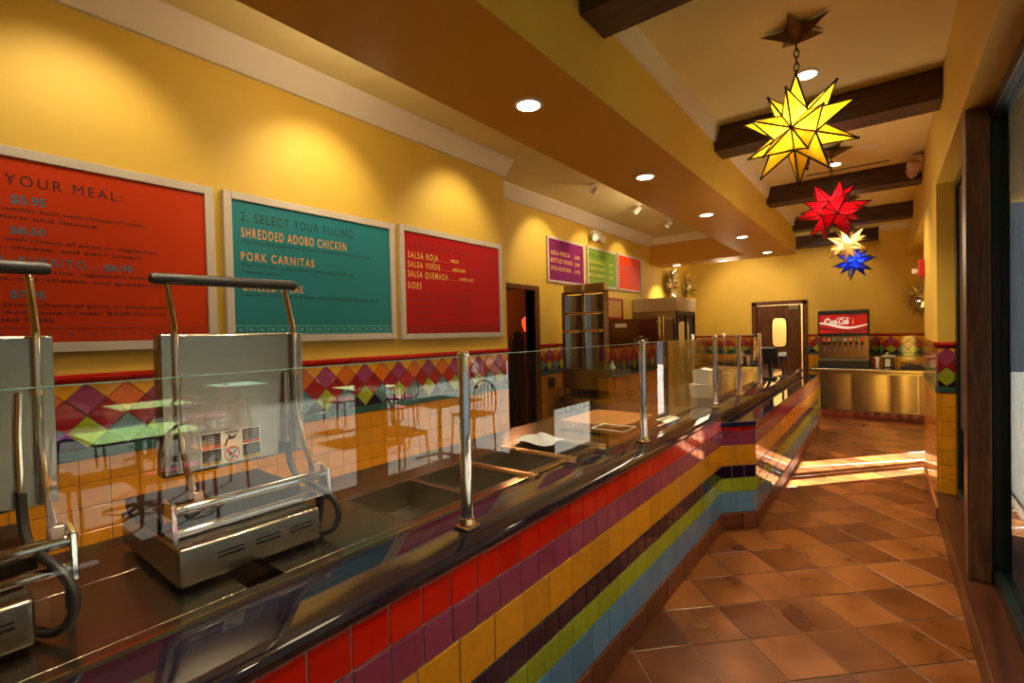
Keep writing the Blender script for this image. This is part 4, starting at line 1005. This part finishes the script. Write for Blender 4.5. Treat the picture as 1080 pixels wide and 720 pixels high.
# ------------------------------------------------------------------ star lanterns
LEAD = pm('dark lead came', (.03, .02, .012), .4, .6)
def ico():
    p = (1 + 5 ** .5) / 2
    v = [Vector(q).normalized() for q in ((-1, p, 0), (1, p, 0), (-1, -p, 0), (1, -p, 0), (0, -1, p), (0, 1, p), (0, -1, -p), (0, 1, -p), (p, 0, -1), (p, 0, 1), (-p, 0, -1), (-p, 0, 1))]
    fcs = [(0, 11, 5), (0, 5, 1), (0, 1, 7), (0, 7, 10), (0, 10, 11), (1, 5, 9), (5, 11, 4), (11, 10, 2), (10, 7, 6), (7, 1, 8), (3, 9, 4), (3, 4, 2), (3, 2, 6), (3, 6, 8), (3, 8, 9), (4, 9, 5), (2, 4, 11), (6, 2, 10), (8, 6, 7), (9, 8, 1)]
    return v, fcs
def star(loc, R, r0, col, lab, cz, rot, watts, came=.006, extra=False, es=.4, lcol=None):
    x, y, z = loc; c = Vector(loc)
    t = thing('star_lantern', (x, y, z), lab, 'pendant lamp', 'star lanterns along the hall ceiling')
    v, fcs = ico(); M = Matrix.Rotation(rot[2], 3, 'Z') @ Matrix.Rotation(rot[1], 3, 'Y') @ Matrix.Rotation(rot[0], 3, 'X'); v = [M @ q for q in v]
    sh = MB(); ld = MB()
    for fc in fcs:
        b = [c + v[i] * r0 for i in fc]; d = (v[fc[0]] + v[fc[1]] + v[fc[2]]).normalized(); tip = c + d * R
        for i in range(3):
            sh.face([b[i], b[(i + 1) % 3], tip]); ld.tube([b[i], tip], [came, came * .8], 5)
            if fc[i] < fc[(i + 1) % 3]: ld.tube([b[i], b[(i + 1) % 3]], came, 5)
        ld.sphere(tuple(tip), came * 1.5, 6)
    if extra:
        for q in v:
            d = q; tip = c + d * R * .96; a = d.orthogonal().normalized(); w = d.cross(a); b = [c + d * r0 * .95 + (a * math.cos(k * PI / 2) + w * math.sin(k * PI / 2)) * r0 * .22 for k in range(4)]
            for i in range(4): sh.face([b[i], b[(i + 1) % 4], tip]); ld.tube([b[i], tip], came * .8, 4)
    s_ = sh.build('glass_star', stained('glass ' + lab[:9], col, es), t, sharp=1)
    ld.build('lead_edges', LEAD, s_)
    # chain
    top = cz - .09; n = max(4, int((top - z - r0 * .5) / .05)); ch = MB(); zz = top
    while zz > z + r0 * .8:
        k = int(round((top - zz) / .04)); pts = []
        for i in range(12):
            a = 2 * PI * i / 12; off = .013 * math.cos(a)
            pts.append((x + (off if k % 2 else 0), y + (0 if k % 2 else off), zz - .022 + .027 * math.sin(a)))
        ch.tube(pts, .0035, 5, closed=True); zz -= .04
    ch.build('chain', LEAD, t)
    # canopy star: five points, folded tin
    cn = MB(); RR = .19; a0 = rot[2] + .35
    ctr = Vector((x, y, cz - .10)); top_ = Vector((x, y, cz))
    ring = []
    for k in range(10):
        rr = RR if k % 2 == 0 else RR * .36; a = a0 + PI * k / 5
        ring.append(Vector((x + rr * math.cos(a), y + rr * math.sin(a), cz - (.012 if k % 2 == 0 else .03))))
    for k in range(10):
        cn.face([ring[k], ring[(k + 1) % 10], ctr]); cn.face([ring[(k + 1) % 10], ring[k], Vector((x, y, cz - .002))])
    cn.build('canopy', pm('aged tin canopy', (.16, .09, .04), .3, .8, var=.3, scale=12), t, sharp=1)
    mb = MB(); mb.sphere((x, y, z), r0 * .22, 10); mb.build('bulb', emis('bulb glow', lcol or (1, .85, .5), 25.), t)
    l = D.lights.new('star bulb', 'POINT'); l.energy = watts; l.color = lcol or (1, .82, .5); l.shadow_soft_size = .02
    lo = D.objects.new('star_light', l); COL.objects.link(lo); lo.location = (x, y, z + r0 * .3)
    return t
star((-.40, 3.30, 2.725), .31, .125, (.90, .56, .02), 'big lit yellow star lantern hanging nearest the viewer', ZH, (.3, .25, .5), 26, es=.15)
star((-.41, 5.75, 2.72), .32, .13, (.55, .005, .012), 'lit red star lantern hanging behind the yellow one', ZH, (.5, .1, 1.1), 13, came=.0062, es=.05, lcol=(1, .7, .5))
star((-.405, 8.0, 2.70), .27, .10, (.95, .62, .22), 'small amber star lantern with many spikes behind the red star', ZH, (.2, .4, .2), 14, came=.003, extra=True, es=.3)
star((-.40, 9.70, 2.62), .30, .11, (.012, .035, .36), 'cobalt blue star lantern hanging farthest down the hall', ZH, (.1, .5, .8), 12, came=.005, es=.04, lcol=(.75, .85, 1))

# ------------------------------------------------------------------ lamps
def spot(loc, tgt, e, size=1.9, blend=.6, col=(1, .80, .52), rad=.05):
    l = D.lights.new('spot', 'SPOT'); l.energy = e; l.spot_size = size; l.spot_blend = blend; l.color = col; l.shadow_soft_size = rad
    o = D.objects.new('spot_light', l); COL.objects.link(o); o.location = loc
    o.rotation_euler = (Vector(tgt) - Vector(loc)).to_track_quat('-Z', 'Y').to_euler(); return o
def downlight(x, y, z, lab, e=85.):
    t = thing('recessed_downlight', (x, y, z), lab, 'ceiling light', 'recessed downlights')
    mb = MB(); n = 28
    mb.lathe([(.078, -.001), (.080, -.006), (.062, -.010), (.060, -.004)], (x, y, z), n=n); mb.build('trim_ring', WARMW, t)
    mb = MB(); mb.lathe([(.060, -.0105), (.03, -.0115)], (x, y, z), n=n); mb.build('lens', LENS, t)
    spot((x, y, z - .03), (x, y, 0), e)
lab = ['recessed downlight in the soffit, nearest the viewer', 'second recessed downlight along the soffit', 'third recessed downlight along the soffit', 'fourth recessed downlight along the soffit', 'recessed downlight at the far corner of the soffit']
for (y, q) in zip((2.11, 3.68, 5.33, 6.95, 8.66), lab): downlight(-1.49, y, ZS, q)
downlight(-2.27, 9.08, ZS, 'recessed downlight in the cross soffit, nearer the swing door')
downlight(-3.08, 9.06, ZS, 'recessed downlight in the cross soffit, above the tin sunbursts')
downlight(-.42, 3.95, ZH, 'recessed downlight in the hall ceiling beside the yellow star', 130)
downlight(-.427, 6.31, ZH, 'recessed downlight in the hall ceiling above the red star', 130)
spot((-1.49, .5, ZS - .03), (-1.49, .5, 0), 80); spot((-.42, 1.3, ZH - .03), (-.42, 1.3, 0), 130); spot((-.42, 8.5, ZH - .05), (-.42, 8.5, 0), 120)
spot((-2.4, 9.6, 3.2), (-2.3, YF, 2.0), 60, 1.3, .7)
spot((-.9, 9.6, 3.2), (-.9, YF, 1.9), 35, 1.5, .8)
# track spots over the kitchen aisle, aimed at the menu wall
for k, (x, y) in enumerate(((-2.64, 5.02), (-2.62, 6.2), (-2.61, 7.36))):
    t = thing('track_spotlight', (x, y, ZK), ['small white ceiling spotlight aimed at the purple menu board', 'small white ceiling spotlight aimed at the green menu board', 'small white ceiling spotlight aimed at the small orange menu board'][k], 'spotlight', 'ceiling spotlights over the kitchen')
    mb = MB(); mb.lathe([(.05, -.012), (.05, 0)], (x, y, ZK)); mb.tube([(x, y, ZK - .01), (x, y, ZK - .05)], .008, 8); mb.build('mount', WARMW, t)
    mb = MB(); d = Vector((-.75, .0, -.6)).normalized(); mb.lathe([(.022, -.05), (.03, -.03), (.038, .04), (.034, .045)], (x, y, ZK - .075), d); h = mb.build('head', WARMW, t)
    mb = MB(); mb.lathe([(.033, .0455), (.01, .048)], (x, y, ZK - .075), d); mb.build('lens', LENS, h)
    spot(Vector((x, y, ZK - .075)) + d * .06, (X2, y + .05, 2.45), 30, 1.25, .5)
for y, e_ in ((-.5, 10), (.55, 30), (1.75, 36), (3.05, 36)): spot((-2.35, y, ZK - .06), (X1, y, 2.2), e_, 1.5, .8)
def point(loc, e, rad=.4, col=(1, .80, .55)):
    l = D.lights.new('fill', 'POINT'); l.energy = e; l.color = col; l.shadow_soft_size = rad; o = D.objects.new('fill_light', l); COL.objects.link(o); o.location = loc
point((-2.15, 1.6, 2.9), 9, .2); point((-2.15, 5.8, 2.9), 14, .2); point((-.45, 5.0, 2.2), 14, .2); point((-2.4, 9.9, 2.6), 16, .2)  # added fills without fixtures, to brighten kitchen and hall
point((-4.0, 5.2, 2.3), 26, .1, (1, .45, .2)); point((-1.8, 12.0, 2.4), 60, .2, (1, .85, .55))

# ceiling speaker and slot diffuser, clean-out cover
mb = MB(); mb.lathe([(.10, -.004), (.095, -.008), (.01, -.01)], (-.125, 5.95, ZH + .002), n=28); tag(mb.build('ceiling_speaker', CROWN), 'round flush speaker grille in the hall ceiling', 'speaker')
mb = MB(); mb.box(-.72, .05, 6.56, 6.585, ZH - .006, ZH + .001); tag(mb.build('slot_diffuser', BLACK), 'thin black air slot in the ceiling before the second beam', 'air vent')
t = thing('floor_cleanout', (-.81, 2.605, 0), 'round brass clean-out cover set in the floor tiles', 'floor cover')
mb = MB(); mb.lathe([(.052, 0), (.05, .003), (.01, .0035)], (-.80, 2.605, -.0005), n=28); mb.build('cover', pm('worn brass', (.22, .12, .04), .45, .7, var=.2, scale=30), t)

# ------------------------------------------------------------------ patio seen in the glass reflections
mb = MB(); mb.box(.93, 16, -9, 22, -.12, -.02); mb.build('ground', CONC)['kind'] = 'structure'
mb = MB()
for k in range(26): mb.box(.95, 16, -8 + k * 1.2, -7.985 + k * 1.2, -.021, -.0185)
for k in range(12): mb.box(1.6 + k * 1.2, 1.615 + k * 1.2, -9, 22, -.021, -.0185)
mb.build('ground_joints', GROUTD)['kind'] = 'structure'
mb = MB(); mb.box(.57, 4.3, -6, 7.4, 2.85, 3.0); mb.build('sun_block_overhang', SUN_BLOCK_STUCCO)['kind'] = 'structure'  # unseen overhang, added to keep sun off the windows and near paving
mb = MB(); mb.box(10.5, 10.8, -9, 16, -.05, 1.1); mb.build('wall_patio', pm('garden wall', (.16, .16, .165), .8))['kind'] = 'structure'
mb = MB()
for k in range(90): mb.box(10.62, 10.66, -9 + k * .28, -8.96 + k * .28, 1.1, 1.75)
mb.box(10.6, 10.68, -9, 16, 1.72, 1.78)
mb.build('wall_patio_railing', pm('dark rail', (.06, .06, .07), .5))['kind'] = 'structure'
PT = [pm('lime table', (.42, .66, .22), .4), pm('teal table', (.30, .58, .45), .4)]
def table(x, y, m, lab):
    t = thing('patio_table', (x, y, -.02), lab, 'table', 'patio tables outside the windows')
    mb = MB(); mb.box(x - .4, x + .4, y - .4, y + .4, .71, .735); mb.build('tabletop', PT[m], t, bevel=.01)
    mb = MB(); mb.tube([(x, y, 0), (x, y, .71)], .03, 10); mb.build('pedestal', BLACK, t)
    mb = MB()
    for k in range(4): a = PI / 4 + k * PI / 2; mb.tube([(x, y, .06), (x + .32 * math.cos(a), y + .32 * math.sin(a), 0)], .018, 6)
    mb.build('base', BLACK, t); return t
def chair(x, y, rz, col, lab):
    t = thing('patio_chair', (x, y, -.02), lab, 'chair', 'patio chairs outside the windows'); m = pm('chair %d' % len(ROOT), col, .35, .2)
    def T(a, b, z): return (x + a * math.cos(rz) - b * math.sin(rz), y + a * math.sin(rz) + b * math.cos(rz), z)
    mb = MB(); mb.prism([T(-.22, -.22, .43), T(.22, -.22, .43), T(.22, .22, .43), T(-.22, .22, .43)], (0, 0, .035)); mb.build('seat', m, t, bevel=.01)
    for a, b in ((-.2, -.2), (.2, -.2), (.2, .2), (-.2, .2)):
        mb = MB(); mb.tube([T(a * 1.1, b * 1.1, -.015), T(a, b, .44)], .014, 6); mb.build('leg', m, t)
    mb = MB(); arc = [T(-.21, -.24, .46)] + [T(.21 * math.sin(q), -.26, .68 + .22 * math.cos(q)) for q in [(-PI / 2 + PI * i / 8) for i in range(9)]] + [T(.21, -.24, .46)]
    mb.tube(arc, .014, 6)
    for k in range(5): mb.tube([T(-.14 + .07 * k, -.24, .46), T(-.14 + .07 * k, -.26, .86)], .008, 5)
    mb.build('backrest', m, t); return t
OR, MG, PU, RD = (.62, .17, .03), (.42, .03, .12), (.22, .03, .20), (.45, .02, .04)
tabs = [(3.3, 1.4, 0), (5.6, 2.1, 0), (2.3, 4.3, 1), (4.7, 4.9, 0), (7.5, 4.0, 1)]
names = ['lime patio table outside the first window', 'lime patio table in the second row outside', 'teal patio table close outside the far window', 'lime patio table in the middle of the patio', 'teal patio table near the patio wall']
for (x, y, m), q in zip(tabs, names): table(x, y, m, q)
chs = [(3.15, .70, 0, OR, 'orange patio chair at the nearest lime table'), (3.4, 2.1, PI, OR, 'orange patio chair across the nearest lime table'), (5.5, 1.35, 0, PU, 'purple patio chair at the second row table'), (5.7, 2.85, PI, MG, 'magenta patio chair at the second row table'),
       (2.2, 3.6, 0, OR, 'orange patio chair close outside the far window'), (2.4, 5.05, PI, OR, 'orange patio chair behind the teal table'), (3.95, 4.9, -PI / 2, RD, 'red patio chair left of the middle table'), (5.45, 4.9, PI / 2, RD, 'red patio chair right of the middle table'), (7.4, 3.2, 0, PU, 'purple patio chair near the patio wall'),
       (2.6, 1.5, -PI / 2, MG, 'magenta patio chair on the window side of the nearest lime table'), (4.8, 2.2, -PI / 2, RD, 'red patio chair on the window side of the second row table'), (4.8, 5.7, PI, MG, 'magenta patio chair behind the middle table')]
for a in chs: chair(*a)

# sun and sky
sun = D.lights.new('sun', 'SUN'); sun.energy = 75; sun.angle = .009; sun.color = (1, .93, .80)
so = D.objects.new('sun', sun); COL.objects.link(so)
so.rotation_euler = Vector((-.65, -.76, -.92)).to_track_quat('-Z', 'Y').to_euler()
w = D.worlds.new('sky'); SC.world = w; w.use_nodes = True
bg = w.node_tree.nodes['Background']; bg.inputs['Color'].default_value = (.80, .90, 1, 1); bg.inputs['Strength'].default_value = .55

SC.view_settings.view_transform = 'Standard'
SC.view_settings.look = 'None'
SC.view_settings.exposure = .26
SC.view_settings.gamma = .97
SC.cycles.use_denoising = True
SC.cycles.max_bounces = 10; SC.cycles.transparent_max_bounces = 24
SC.cycles.sample_clamp_indirect = 6.
SC.cycles.caustics_reflective = False; SC.cycles.caustics_refractive = False
